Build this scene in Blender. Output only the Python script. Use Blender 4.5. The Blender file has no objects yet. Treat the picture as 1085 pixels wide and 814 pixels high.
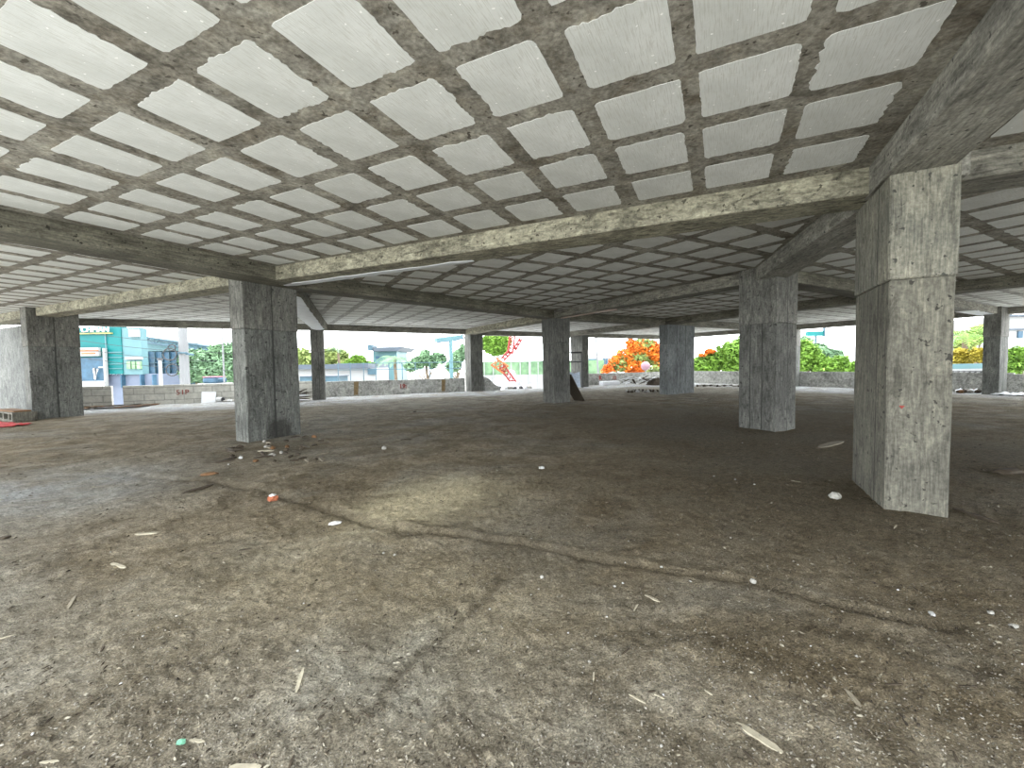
import bpy, bmesh, math, random
from mathutils import Vector, Matrix, noise
random.seed(7)
sc = bpy.context.scene
COL = sc.collection
RND = random.Random(11)

# ------------------------------------------------------------------ camera
F_PX, CX, CY, EYE = 455.0, 542.5, 407.0, 1.6
PITCH, ROLL = 0.04441, -0.01504
cp, sp = math.cos(PITCH), math.sin(PITCH)
cr, sr = math.cos(ROLL), math.sin(ROLL)
_R0, _F0, _U0 = Vector((1, 0, 0)), Vector((0, cp, -sp)), Vector((0, sp, cp))
VR = cr*_R0 + sr*_U0
VU = -sr*_R0 + cr*_U0
VF = _F0
cam = bpy.data.cameras.new('camera')
cam.sensor_width = 36.0
cam.lens = F_PX/1085*36.0
cam.clip_start = 0.05
cam.clip_end = 600
camo = bpy.data.objects.new('camera', cam)
m3 = Matrix((VR, VU, -VF)).transposed()
camo.matrix_world = Matrix.Translation((0, 0, EYE)) @ m3.to_4x4()
COL.objects.link(camo)
sc.camera = camo

def ray(px, py):
    return VR*((px-CX)/F_PX) - VU*((py-CY)/F_PX) + VF
def on_z(px, py, z=0.0):                     # point of the ray at height z
    d = ray(px, py); t = (z-EYE)/d.z
    return Vector((d.x*t, d.y*t, z))
def at(px, py, Y):                           # point of the ray at distance Y ahead
    d = ray(px, py); t = Y/d.y
    return Vector((d.x*t, Y, EYE+d.z*t))
def proj(p):
    q = Vector(p)-Vector((0, 0, EYE)); w = q.dot(VF)
    if w < 0.05: return None
    return (CX+F_PX*q.dot(VR)/w, CY-F_PX*q.dot(VU)/w)

# ------------------------------------------------------------------ plan
S, T = 3.488, 3.778                          # beam soffit, slab underside
AN = math.radians(-26.3)
E2 = Vector((math.cos(AN), math.sin(AN))); E1 = Vector((-math.sin(AN), math.cos(AN)))
def UV(u, v): return E1*u + E2*v
A30 = math.radians(30)
G1 = Vector((math.cos(A30), math.sin(A30))); G2 = Vector((math.sin(A30), -math.cos(A30)))
def GV(u, v): return G1*u + G2*v

# ------------------------------------------------------------------ materials
def mat(name):
    m = bpy.data.materials.new(name); m.use_nodes = True
    nt = m.node_tree; b = nt.nodes['Principled BSDF']
    b.inputs['Specular IOR Level'].default_value = 0.25
    return m, nt, b
def nd(nt, t, **kw):
    n = nt.nodes.new(t)
    for k, v in kw.items():
        if k in n.inputs.keys(): n.inputs[k].default_value = v
        else: setattr(n, k, v)
    return n
def ramp(nt, fac, stops):
    r = nt.nodes.new('ShaderNodeValToRGB')
    el = r.color_ramp.elements
    while len(el) > 1: el.remove(el[-1])
    for i, (p, c) in enumerate(stops):
        e = el[0] if i == 0 else el.new(p)
        e.position = p; e.color = (*c, 1) if len(c) == 3 else c
    nt.links.new(fac, r.inputs[0]); return r
def mixc(nt, fac, a, b, mode='MIX'):
    n = nt.nodes.new('ShaderNodeMix'); n.data_type = 'RGBA'; n.blend_type = mode
    for s, v in ((n.inputs[0], fac), (n.inputs[6], a), (n.inputs[7], b)):
        if hasattr(v, 'is_linked'): nt.links.new(v, s)
        elif isinstance(v, (int, float)): s.default_value = v
        else: s.default_value = (*v, 1)
    return n.outputs[2]
def coords(nt, scale=(1, 1, 1), src='Object'):
    tc = nt.nodes.new('ShaderNodeTexCoord'); mp = nt.nodes.new('ShaderNodeMapping')
    mp.inputs['Scale'].default_value = scale
    nt.links.new(tc.outputs[src], mp.inputs[0]); return mp.outputs[0]
def noi(nt, vec, scale, detail=5, rough=.6, dist=0):
    n = nt.nodes.new('ShaderNodeTexNoise')
    n.inputs['Scale'].default_value = scale; n.inputs['Detail'].default_value = detail
    n.inputs['Roughness'].default_value = rough; n.inputs['Distortion'].default_value = dist
    nt.links.new(vec, n.inputs['Vector']); return n.outputs['Fac']
def bump(nt, b, h, strength=.4, dist=.02, prev=None):
    n = nt.nodes.new('ShaderNodeBump')
    n.inputs['Strength'].default_value = strength; n.inputs['Distance'].default_value = dist
    nt.links.new(h, n.inputs['Height'])
    if prev: nt.links.new(prev, n.inputs['Normal'])
    nt.links.new(n.outputs[0], b.inputs['Normal']); return n.outputs[0]

def concrete(name, dark, light, streak=(1, 1, .25), seam=None, soot=None, stain=.5, rough=.85, stain_c=(.045, .042, .035), big=.8):
    m, nt, b = mat(name)
    v = coords(nt); vs = coords(nt, streak)
    n1 = noi(nt, v, big, 6, .65, .4); n2 = noi(nt, vs, 7, 5, .65); n3 = noi(nt, v, 28, 4, .7)
    c = ramp(nt, n1, [(.38, dark), (.60, light)]).outputs[0]
    c = mixc(nt, .38, c, ramp(nt, n2, [(.36, [x*.50 for x in dark]), (.64, [min(1, x*1.2) for x in light])]).outputs[0])
    n6 = noi(nt, coords(nt, tuple(x**.5 for x in streak)), 2.6, 7, .68, 1.2)
    c = mixc(nt, 1, c, ramp(nt, n6, [(.36, (.58, .58, .57)), (.48, (.95, .95, .95)), (.56, (1.05, 1.05, 1.04)), (.66, (1.38, 1.37, 1.33))]).outputs[0], 'MULTIPLY')
    st = ramp(nt, noi(nt, vs, 3.1, 8, .72, .8), [(.50, (0, 0, 0)), (.64, (1, 1, 1))]).outputs[0]
    k = nt.nodes.new('ShaderNodeMath'); k.operation = 'MULTIPLY'; k.inputs[1].default_value = stain
    nt.links.new(st, k.inputs[0])
    c = mixc(nt, k.outputs[0], c, stain_c)
    pit = ramp(nt, noi(nt, v, 15, 2, .5), [(.66, (0, 0, 0)), (.70, (1, 1, 1))]).outputs[0]
    c = mixc(nt, pit, c, [x*.45 for x in dark])
    fine = ramp(nt, n3, [(.35, (.72, .72, .72)), (.65, (1.16, 1.16, 1.16))]).outputs[0]
    c = mixc(nt, 1.0, c, fine, 'MULTIPLY')
    if soot:                                   # burn stain
        x, y, z, rad = soot
        vm = nt.nodes.new('ShaderNodeVectorMath'); vm.operation = 'DISTANCE'; nt.links.new(v, vm.inputs[0]); vm.inputs[1].default_value = (x, y, z)
        ad = nt.nodes.new('ShaderNodeMath'); ad.operation = 'MULTIPLY_ADD'; nt.links.new(noi(nt, v, 5, 5, .7), ad.inputs[0]); ad.inputs[1].default_value = -.5*rad*2; nt.links.new(vm.outputs['Value'], ad.inputs[2])
        c = mixc(nt, ramp(nt, ad.outputs[0], [(0, (.72, .72, .72)), (rad*.45, (0, 0, 0))]).outputs[0], c, (.018, .016, .013))
    if seam:                                   # formwork joints: dark leak lines along z at local x = ...
        sep = nt.nodes.new('ShaderNodeSeparateXYZ'); nt.links.new(v, sep.inputs[0])
        wob = noi(nt, coords(nt, (0, 0, 1)), 4, 4, .6)
        for axis, pos, wdt in seam:
            a = nt.nodes.new('ShaderNodeMath'); a.operation = 'SUBTRACT'; nt.links.new(sep.outputs[axis], a.inputs[0]); a.inputs[1].default_value = pos
            w2 = nt.nodes.new('ShaderNodeMath'); w2.operation = 'MULTIPLY_ADD'; nt.links.new(wob, w2.inputs[0]); w2.inputs[1].default_value = .03; w2.inputs[2].default_value = -.015
            a2 = nt.nodes.new('ShaderNodeMath'); a2.operation = 'ADD'; nt.links.new(a.outputs[0], a2.inputs[0]); nt.links.new(w2.outputs[0], a2.inputs[1])
            ab = nt.nodes.new('ShaderNodeMath'); ab.operation = 'ABSOLUTE'; nt.links.new(a2.outputs[0], ab.inputs[0])
            r = ramp(nt, ab.outputs[0], [(0, (1, 1, 1)), (wdt*.5, (.9, .9, .9)), (wdt, (0, 0, 0))]).outputs[0]
            kk = nt.nodes.new('ShaderNodeMath'); kk.operation = 'MULTIPLY'; kk.inputs[1].default_value = .92; nt.links.new(r, kk.inputs[0])
            c = mixc(nt, kk.outputs[0], c, [x*.3 for x in dark])
    nt.links.new(c, b.inputs['Base Color'])
    b.inputs['Roughness'].default_value = rough
    p = bump(nt, b, n2, .35, .02); p = bump(nt, b, n3, .3, .008, p)
    return m
def flat(name, c, rough=.7, var=.25, scale=6, metallic=0, alt=None, bmp=.15):
    m, nt, b = mat(name)
    v = coords(nt); n = noi(nt, v, scale, 5, .6)
    lo = [x*(1-var) for x in c]; hi = alt or [min(1, x*(1+var)) for x in c]
    nt.links.new(ramp(nt, n, [(.3, lo), (.7, hi)]).outputs[0], b.inputs['Base Color'])
    b.inputs['Roughness'].default_value = rough; b.inputs['Metallic'].default_value = metallic
    if bmp: bump(nt, b, n, bmp, .01)
    return m

M = {}
M['col'] = concrete('column_concrete', (0.090, 0.094, 0.086), (0.183, 0.187, 0.172), (6, 6, .6), seam=[(0, 0.0, .032)], stain=.5)
M['colL'] = concrete('column_concrete_sooty', (.09, .094, .086), (.183, .187, .172), (6, 6, .6), seam=[(0, 0.0, .032)], soot=(.10, -.22, .20, .42), stain=.5)
M['col3'] = concrete('column_concrete_boards', (0.117, 0.126, 0.126), (0.207, 0.221, 0.221), (6, 6, .6), seam=[(0, -.33, .022), (0, .33, .022)], stain=.35)
M['colsq'] = concrete('column_concrete_square', (0.085, 0.085, 0.078), (0.163, 0.163, 0.148), (6, 6, .6), seam=[(1, -.12, .016), (1, .16, .014), (0, .05, .014)], stain=.45)
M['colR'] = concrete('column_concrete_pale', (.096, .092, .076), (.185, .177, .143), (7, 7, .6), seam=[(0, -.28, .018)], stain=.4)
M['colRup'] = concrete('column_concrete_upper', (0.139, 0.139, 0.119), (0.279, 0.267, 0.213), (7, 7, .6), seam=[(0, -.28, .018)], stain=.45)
M['colup'] = concrete('column_concrete_later_pour', (0.108, 0.108, 0.096), (0.200, 0.196, 0.176), (6, 6, .8), seam=[(0, 0.0, .018)], stain=.5)
M['beam'] = concrete('beam_concrete', (.13, .125, .105), (.27, .26, .22), (.6, 6, 6), stain=.6)
M['beamP'] = concrete('beam_concrete_pale', (.165, .16, .138), (.34, .33, .29), (.7, 5, 5), stain=.4)
M['beamL'] = concrete('beam_concrete_cream', (.19, .18, .135), (.40, .38, .29), (1.2, 3.5, 3.5), stain=.75, big=1.8, stain_c=(.05, .045, .035))
M['beamN'] = concrete('beam_concrete_streaked', (.085, .08, .06), (.20, .19, .15), (.4, 7, 7), stain=.7)
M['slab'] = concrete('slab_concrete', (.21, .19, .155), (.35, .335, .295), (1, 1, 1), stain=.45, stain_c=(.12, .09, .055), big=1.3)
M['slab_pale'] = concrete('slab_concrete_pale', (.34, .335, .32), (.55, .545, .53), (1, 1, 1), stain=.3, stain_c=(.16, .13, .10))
M['wallc'] = concrete('wall_concrete', (.29, .29, .27), (.48, .48, .45), (1.5, 1.5, 1.5), stain=.4)

def panel_mat():
    m, nt, b = mat('foam_panel_white')
    v = coords(nt)
    st = noi(nt, coords(nt, (2, 40, 1)), 3, 3, .6)
    n = noi(nt, v, 1.7, 5, .6); f = noi(nt, v, 60, 3, .6)
    c = ramp(nt, n, [(.36, (.64, .655, .64)), (.62, (.77, .785, .775))]).outputs[0]
    c = mixc(nt, ramp(nt, st, [(.50, (0, 0, 0)), (.62, (.5, .5, .5))]).outputs[0], c, (.50, .495, .45))
    sm = ramp(nt, noi(nt, v, 4.5, 6, .7, 1.0), [(.60, (0, 0, 0)), (.72, (.55, .55, .55))]).outputs[0]
    c = mixc(nt, sm, c, (.45, .43, .38))
    oi = nt.nodes.new('ShaderNodeObjectInfo')
    c = mixc(nt, 1, c, ramp(nt, oi.outputs['Random'], [(0, (.90, .90, .89)), (1, (1, 1, 1))]).outputs[0], 'MULTIPLY')
    pit = ramp(nt, noi(nt, v, 20, 1, .5), [(.72, (0, 0, 0)), (.74, (1, 1, 1))]).outputs[0]
    c = mixc(nt, pit, c, (.95, .95, .94))
    nt.links.new(c, b.inputs['Base Color']); b.inputs['Roughness'].default_value = .8
    p = bump(nt, b, st, .12, .01); bump(nt, b, f, .2, .004, p)
    return m
M['panel'] = panel_mat()

def floor_mat():
    m, nt, b = mat('dirt_floor')
    v = coords(nt)
    n1 = noi(nt, v, .33, 6, .62, .6); n2 = noi(nt, v, 1.6, 7, .68, .7); n3 = noi(nt, v, 11, 6, .72); n4 = noi(nt, v, 95, 4, .7)
    dirt = ramp(nt, n2, [(.36, (.125, .10, .064)), (.52, (.195, .162, .112)), (.66, (.27, .232, .17))]).outputs[0]
    dust = ramp(nt, n2, [(.36, (.155, .142, .115)), (.53, (.225, .211, .176)), (.68, (.30, .287, .248))]).outputs[0]
    c = mixc(nt, ramp(nt, n1, [(.47, (0, 0, 0)), (.66, (1, 1, 1))]).outputs[0], dirt, dust)
    at_ = nt.nodes.new('ShaderNodeVertexColor'); at_.layer_name = 'dust'
    sep = nt.nodes.new('ShaderNodeSeparateColor'); nt.links.new(at_.outputs[0], sep.inputs[0])
    def fade(ch, amt):
        k = nt.nodes.new('ShaderNodeMath'); k.operation = 'MULTIPLY'; nt.links.new(sep.outputs[ch], k.inputs[0])
        rr = ramp(nt, n2, [(.3, (amt*.55,)*3), (.6, (amt,)*3)]).outputs[0]
        nt.links.new(rr, k.inputs[1]); return k.outputs[0]
    c = mixc(nt, fade(0, .95), c, dust)                         # grey cement dust
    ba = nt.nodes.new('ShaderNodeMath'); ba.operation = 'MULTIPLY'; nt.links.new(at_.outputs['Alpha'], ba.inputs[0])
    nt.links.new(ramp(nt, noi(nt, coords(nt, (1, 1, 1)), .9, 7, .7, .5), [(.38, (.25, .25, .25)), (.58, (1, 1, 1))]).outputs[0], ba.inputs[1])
    c = mixc(nt, ba.outputs[0], c, (.33, .345, .36))            # swept bare concrete along the edges, with bluish light from the openings painted in
    c = mixc(nt, fade(1, .8), c, (.60, .53, .36))             # pale sand spill
    c = mixc(nt, fade(2, .85), c, (.095, .079, .055))           # dark earth, and painted shade along the ridges
    g = ramp(nt, n3, [(.34, (.70, .69, .68)), (.5, (1, 1, 1)), (.66, (1.24, 1.24, 1.22))]).outputs[0]
    c = mixc(nt, 1, c, g, 'MULTIPLY')
    n5 = noi(nt, coords(nt, (1, 1.6, 1)), 30, 5, .75, .6)
    c = mixc(nt, 1, c, ramp(nt, n5, [(.32, (.42, .41, .40)), (.44, (.92, .92, .92)), (.56, (1.06, 1.06, 1.06)), (.68, (1.5, 1.5, 1.46))]).outputs[0], 'MULTIPLY')
    chips = nt.nodes.new('ShaderNodeTexVoronoi'); chips.inputs['Scale'].default_value = 34; nt.links.new(v, chips.inputs['Vector'])
    msk = ramp(nt, chips.outputs['Distance'], [(.10, (1, 1, 1)), (.17, (0, 0, 0))]).outputs[0]
    sel = nt.nodes.new('ShaderNodeSeparateColor'); nt.links.new(chips.outputs['Color'], sel.inputs[0])
    sl = ramp(nt, sel.outputs[0], [(.52, (0, 0, 0)), (.56, (1, 1, 1))]).outputs[0]
    k = nt.nodes.new('ShaderNodeMath'); k.operation = 'MULTIPLY'; nt.links.new(msk, k.inputs[0]); nt.links.new(sl, k.inputs[1])
    cc = ramp(nt, sel.outputs[1], [(.0, (.05, .042, .03)), (.5, (.10, .085, .06)), (.62, (.27, .25, .20)), (1, (.42, .40, .34))]).outputs[0]
    c = mixc(nt, k.outputs[0], c, cc)
    fine = ramp(nt, n4, [(.35, (.66, .66, .66)), (.65, (1.75, 1.74, 1.70))]).outputs[0]
    c = mixc(nt, 1, c, fine, 'MULTIPLY')
    nt.links.new(c, b.inputs['Base Color']); b.inputs['Roughness'].default_value = .95
    b.inputs['Specular IOR Level'].default_value = .1
    p = bump(nt, b, n3, 1, .05); p = bump(nt, b, n5, 1, .03, p); p = bump(nt, b, n4, 1, .015, p); bump(nt, b, k.outputs[0], .5, .01, p)
    return m
M['floor'] = floor_mat()

def block_mat():
    m, nt, b = mat('block_wall')
    br = nt.nodes.new('ShaderNodeTexBrick')
    nt.links.new(coords(nt, (1, 1, 1), 'UV'), br.inputs['Vector'])
    br.inputs['Scale'].default_value = 1
    br.inputs['Brick Width'].default_value = .75; br.inputs['Row Height'].default_value = .3
    br.inputs['Mortar Size'].default_value = .02
    br.inputs['Color1'].default_value = (.52, .51, .46, 1); br.inputs['Color2'].default_value = (.42, .41, .365, 1)
    br.inputs['Mortar'].default_value = (.30, .30, .27, 1)
    n = noi(nt, coords(nt), 5, 6, .7)
    c = mixc(nt, 1, br.outputs['Color'], ramp(nt, n, [(.3, (.72, .72, .72)), (.7, (1.2, 1.2, 1.2))]).outputs[0], 'MULTIPLY')
    nt.links.new(c, b.inputs['Base Color']); b.inputs['Roughness'].default_value = .9
    bump(nt, b, br.outputs['Fac'], -.4, .02)
    return m
M['block'] = block_mat()

M['soffit'] = flat('soffit_light', (.62, .64, .67), .45, .12, 3)  # sky light on beam undersides, painted as a sheet colour
M['stone'] = flat('pale_stone', (.30, .29, .26), .8, .15, 30)
M['white'] = flat('white_chip', (.46, .46, .45), .7, .08, 20)
M['wood'] = flat('grey_wood', (.20, .175, .13), .8, .25, 30)
M['wood_pale'] = flat('pale_wood', (.33, .30, .225), .8, .2, 30)
M['wood_dark'] = flat('dark_wood', (.055, .043, .03), .8, .3, 20)
M['brick'] = flat('red_brick', (.30, .10, .05), .85, .3, 30)
M['rust'] = flat('brown_scrap', (.14, .075, .035), .85, .3, 30)
M['red'] = flat('red_cloth', (.36, .03, .03), .8, .3, 8)
M['redpaint'] = flat('red_paint', (.24, .05, .04), .8, .2, 20)
M['green_plastic'] = flat('green_plastic', (.12, .30, .20), .5, .2, 10)
M['black'] = flat('black_cable', (.02, .022, .025), .5, .2, 10)
M['dark'] = flat('dark_metal', (.05, .05, .052), .6, .3, 12)
M['film'] = flat('pale_blue_film', (.45, .52, .62), .35, .25, 9)
M['pvc'] = flat('white_foam', (.62, .63, .65), .7, .06, 6)

# ------------------------------------------------------------------ mesh helpers
def link(name, me, m=None, parent=None, smooth=False):
    o = bpy.data.objects.new(name, me); COL.objects.link(o)
    if m is not None and not me.materials: me.materials.append(m)
    if parent is not None: o.parent = parent
    if smooth:
        for p in me.polygons: p.use_smooth = True
    return o
def pym(name, vs, fs, m=None, parent=None, smooth=False):
    me = bpy.data.meshes.new(name); me.from_pydata([tuple(v) for v in vs], [], fs); me.update()
    return link(name, me, m, parent, smooth)
def bmo(name, bm, m=None, parent=None, smooth=False):
    me = bpy.data.meshes.new(name); bm.normal_update(); bm.to_mesh(me); bm.free()
    return link(name, me, m, parent, smooth)
def tag(o, label, cat, kind=None, group=None):
    o['label'] = label; o['category'] = cat
    if kind: o['kind'] = kind
    if group: o['group'] = group
    return o
def empty(name, loc, rz=0, label=None, cat=None, kind=None, group=None):
    o = bpy.data.objects.new(name, None); COL.objects.link(o)
    o.location = loc; o.rotation_euler.z = rz; o.empty_display_size = .2
    if label: tag(o, label, cat, kind, group)
    return o
def add_box(bm, lo, hi, mtx=None, bevel=0):
    r = bmesh.ops.create_cube(bm, size=1.0)
    vs = r['verts']
    for v in vs:
        v.co = Vector(((lo[i]+hi[i])/2 + v.co[i]*(hi[i]-lo[i]) for i in range(3)))
    if bevel:
        es = {e for v in vs for e in v.link_edges}
        rr = bmesh.ops.bevel(bm, geom=list(es), offset=bevel, segments=1, affect='EDGES')
        vs = list({v for f in rr['faces'] for v in f.verts} | {v for v in vs if v.is_valid})
    if mtx is not None:
        for v in vs: v.co = mtx @ v.co
    return vs
def add_tube(bm, pts, r, seg=8, r2=None, cap=True):
    pts = [Vector(p) for p in pts]; rings = []
    n = len(pts)
    for i, p in enumerate(pts):
        d = (pts[min(i+1, n-1)]-pts[max(i-1, 0)]).normalized()
        up = Vector((0, 0, 1)) if abs(d.z) < .95 else Vector((1, 0, 0))
        a = d.cross(up).normalized(); b = d.cross(a)
        rad = r if r2 is None else r+(r2-r)*i/max(1, n-1)
        rings.append([bm.verts.new(p+(a*math.cos(2*math.pi*k/seg)+b*math.sin(2*math.pi*k/seg))*rad) for k in range(seg)])
    for i in range(n-1):
        for k in range(seg):
            bm.faces.new((rings[i][k], rings[i][(k+1) % seg], rings[i+1][(k+1) % seg], rings[i+1][k]))
    if cap:
        bm.faces.new(rings[0]); bm.faces.new(list(reversed(rings[-1])))
def rough_box(L, W, H, seg=.25, amp=.006, bevel=.012, seed=0):
    """board-cast concrete block, local x along L: subdivided, edges chipped by noise"""
    bm = bmesh.new()
    add_box(bm, (-L/2, -W/2, 0), (L/2, W/2, H), bevel=bevel)
    for ax, ln in ((0, L), (2, H)):
        k = int(ln/seg)
        for i in range(1, k):
            c = -L/2+L*i/k if ax == 0 else H*i/k
            no = Vector((1, 0, 0)) if ax == 0 else Vector((0, 0, 1))
            co = Vector((c, 0, 0)) if ax == 0 else Vector((0, 0, c))
            bmesh.ops.bisect_plane(bm, geom=bm.verts[:]+bm.edges[:]+bm.faces[:], plane_co=co, plane_no=no)
    for v in bm.verts:
        q = v.co*2.3+Vector((seed*3.7, seed*1.3, 0))
        d = noise.noise_vector(q)*amp + noise.noise_vector(q*3.1)*amp*.5
        v.co += d
    return bm

# ------------------------------------------------------------------ floor
OUT = [UV(-.8, -31.5), UV(-.8, 14), UV(8, 16), GV(29.3, 8), GV(29.3, -10), GV(29.3, -20),
       GV(29.3, -24.6), Vector((5.0, 31.6)), Vector((-2.6, 27.2)), Vector((-25.5, 16.1)), UV(7.4, -31.5)]
def boundary(th):
    d = Vector((math.cos(th), math.sin(th))); best = None
    for i in range(len(OUT)):
        a, b = OUT[i], OUT[(i+1) % len(OUT)]; e = b-a
        den = d.x*e.y-d.y*e.x
        if abs(den) < 1e-9: continue
        t = (a.x*e.y-a.y*e.x)/den; s = (a.x*d.y-a.y*d.x)/den
        if t > 0 and -1e-6 <= s <= 1+1e-6 and (best is None or t < best): best = t
    return best or 1.0
def poly_px(pts): return [on_z(*p).xy for p in pts]
RIDGES = [(poly_px([(430, 560), (500, 565), (570, 578), (640, 592), (720, 606), (800, 612), (900, 640), (1000, 655)]), .035, .06),
          (poly_px([(540, 620), (500, 660), (450, 700), (420, 735)]), .022, .05),
          (poly_px([(150, 500), (230, 505), (300, 520), (370, 540), (440, 560)]), .03, .12),
          (poly_px([(0, 610), (80, 590), (180, 575), (300, 560)]), .02, .10),
          (poly_px([(700, 660), (850, 650), (1000, 690)]), -.02, .10)]
def seg_d(p, a, b):
    ab = b-a; t = max(0, min(1, (p-a).dot(ab)/ab.length_squared)); return (p-(a+ab*t)).length
def fh(x, y):
    q = Vector((x, y, 0))
    r = math.hypot(x, y)
    h = noise.noise(q*.45)*.035 + noise.noise(q*1.3+Vector((7, 3, 1)))*.022
    h += noise.noise(q*3.7)*.013 + (noise.noise(q*9)*.010 if r < 14 else 0)
    if r < 7: h += noise.noise(q*22)*.008 + max(0, noise.noise(q*15+Vector((3, 9, 2)))-.25)*.03
    if r < 3.5: h += noise.noise(q*48)*.004
    if r < 9:
        p = Vector((x, y))
        for pts, amp, w in RIDGES:
            if min((p-a).length for a in pts) > 1.6: continue
            d = min(seg_d(p, pts[i], pts[i+1]) for i in range(len(pts)-1))
            if d < w*3.5:
                k = min(range(len(pts)-1), key=lambda i: seg_d(p, pts[i], pts[i+1])); e = pts[k+1]-pts[k]; f = p-pts[k]
                if e.x*f.y-e.y*f.x < 0: h -= abs(amp)*.7*math.exp(-((d-w*1.3)/(w*.5))**2)
            if d < w*3: h += amp*math.exp(-(d/w)**2)*(.6+.8*noise.noise(q*4)) 
    return h*min(1, r/1.2)
GREY = [(on_z(60, 520).xy, 2.2, .9), (on_z(20, 700).xy, 1.0, .5), (on_z(250, 770).xy, .9, .6), (on_z(600, 790).xy, 1.0, .4), (on_z(420, 425).xy, 4.5, .9),
        (on_z(200, 430).xy, 4.0, .9), (on_z(420, 700).xy, .35, .8), (on_z(600, 414).xy, 5.5, .9), (on_z(350, 445).xy, 1.5, .8), (on_z(880, 412).xy, 5, .9), (on_z(780, 412).xy, 6, .9), (on_z(1050, 420).xy, 4, .8)]
SAND = [(on_z(470, 522).xy, .75, 1.0), (on_z(420, 545).xy, .5, 1.0), (on_z(300, 600).xy, .9, .22), (on_z(500, 640).xy, .8, .2)]
EARTH = [(on_z(780, 470).xy, 2.8, .8), (on_z(640, 440).xy, 4.5, .6), (on_z(980, 480).xy, 2.8, .9), (on_z(860, 545).xy, 1.1, .65), (on_z(700, 520).xy, 1.6, .5), (on_z(300, 475).xy, 1.0, .6), (on_z(560, 600).xy, .5, .4), (on_z(1060, 560).xy, 1.6, .5), (on_z(220, 505).xy, .5, .7), (on_z(880, 440).xy, 4, .7)]
def dabs(p, L): return min(1, sum(a*math.exp(-((p-c).length/s)**2) for c, s, a in L))
def ridge_shade(p):  # dark colour in the ridge grooves, painted in for their weak shading
    if p.length > 8: return 0
    k = 0
    for (pts, amp, w), a in zip(RIDGES, (.9, .6, .8, .35, .4)):
        if min((p-q).length for q in pts) > 1.6: continue
        d = min(seg_d(p, pts[i], pts[i+1]) for i in range(len(pts)-1))
        i = min(range(len(pts)-1), key=lambda i: seg_d(p, pts[i], pts[i+1])); e = pts[i+1]-pts[i]; f = p-pts[i]
        d = abs(d*(1 if e.x*f.y-e.y*f.x < 0 else -1)-w*1.2)+noise.noise(Vector((p.x*5, p.y*5, 3)))*.07
        k = max(k, a*math.exp(-(max(0, d)/(w*1.1))**2))
    return k
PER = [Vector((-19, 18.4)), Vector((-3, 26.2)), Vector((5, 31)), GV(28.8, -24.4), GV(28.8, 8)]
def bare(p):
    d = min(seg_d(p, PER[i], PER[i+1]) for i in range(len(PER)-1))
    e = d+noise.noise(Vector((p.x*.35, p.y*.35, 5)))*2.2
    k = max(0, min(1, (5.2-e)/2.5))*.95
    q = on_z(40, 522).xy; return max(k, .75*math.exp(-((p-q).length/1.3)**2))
def build_floor():
    angs = []
    def span(a0, a1, n): angs.extend(math.radians(a0+(a1-a0)*i/n) for i in range(n))
    span(34, 146, 600); span(146, 394, 90)
    NR = 330; r0 = 1.25
    vs, fs, cols = [], [], []
    inner = [0.02, .4, .8]
    A = len(angs)
    for j in range(len(inner)+NR):
        for th in angs:
            R = boundary(th); c, s = math.cos(th), math.sin(th)
            if j < len(inner): r = min(inner[j], R*.3*(j+1)/3)
            else:
                t = (j-len(inner))/(NR-1); a = min(r0, R*.4); r = a*(R/a)**t
            x, y = r*c, r*s
            front = s > .5
            z = fh(x, y) if front else 0
            if r > R*.97: z *= .3
            vs.append((x, y, z))
            p = Vector((x, y)); cols.append((dabs(p, GREY), dabs(p, SAND), min(1, dabs(p, EARTH)+ridge_shade(p)), bare(p)) if front else (.3, 0, 0, 0))
    n = len(inner)+NR
    for j in range(n-1):
        for i in range(A):
            k = (i+1) % A
            fs.append((j*A+i, j*A+k, (j+1)*A+k, (j+1)*A+i))
    o = pym('floor', vs, fs, M['floor'], smooth=True)
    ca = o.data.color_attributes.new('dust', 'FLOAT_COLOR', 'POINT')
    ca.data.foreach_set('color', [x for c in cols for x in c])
    if o.data.polygons[5000].normal.z < 0: o.data.flip_normals()
    tag(o, 'bare dirt covered concrete floor of the unfinished storey', 'floor', 'structure')
build_floor()

# ------------------------------------------------------------------ columns
def column(corner, ang, L, W, label, ml, mu, joint=2.45, step=.012, top=None, seed=0):
    """corner: the corner nearest the camera; local x (length L) runs at ang, local y (width W) at ang+90"""
    a = math.radians(ang); ex = Vector((math.cos(a), math.sin(a))); ey = Vector((-math.sin(a), math.cos(a)))
    c = Vector(corner)+ex*(L/2)+ey*(W/2)
    root = empty('concrete_column', (c.x, c.y, 0), a, label, 'column', 'thing')
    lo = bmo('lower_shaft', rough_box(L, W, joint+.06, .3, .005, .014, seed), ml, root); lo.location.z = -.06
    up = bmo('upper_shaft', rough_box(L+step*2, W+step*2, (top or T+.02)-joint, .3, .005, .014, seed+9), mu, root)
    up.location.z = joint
    return root
cR = UV(5.76, 1.53)
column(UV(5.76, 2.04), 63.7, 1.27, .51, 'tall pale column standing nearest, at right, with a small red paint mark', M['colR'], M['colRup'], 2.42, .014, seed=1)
column(UV(5.77, -9.26), 63.7, 1.3, .45, 'broad grey column with a seam line and dark burn stain at its foot', M['colL'], M['colup'], 2.47, seed=2)
column(UV(5.75, -20.85), 63.7, 1.3, .47, 'concrete column at far left beside the red cloth', M['col'], M['colup'], 2.47, seed=3)
column((5.98, 9.72), 30, .85, .88, 'square concrete column standing just left of the tall pale one', M['colsq'], M['colup'], 2.47, seed=4)
column((1.71, 17.55), 30, .84, .80, 'square column in mid floor with a dark board leaning on it', M['colsq'], M['colsq'], 2.5, seed=5)
column((-9.95, 21.35), 20, .58, .6, 'slender column before the low wall, dark planks heaped at its foot', M['colsq'], M['colup'], 2.4, seed=6)
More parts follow.
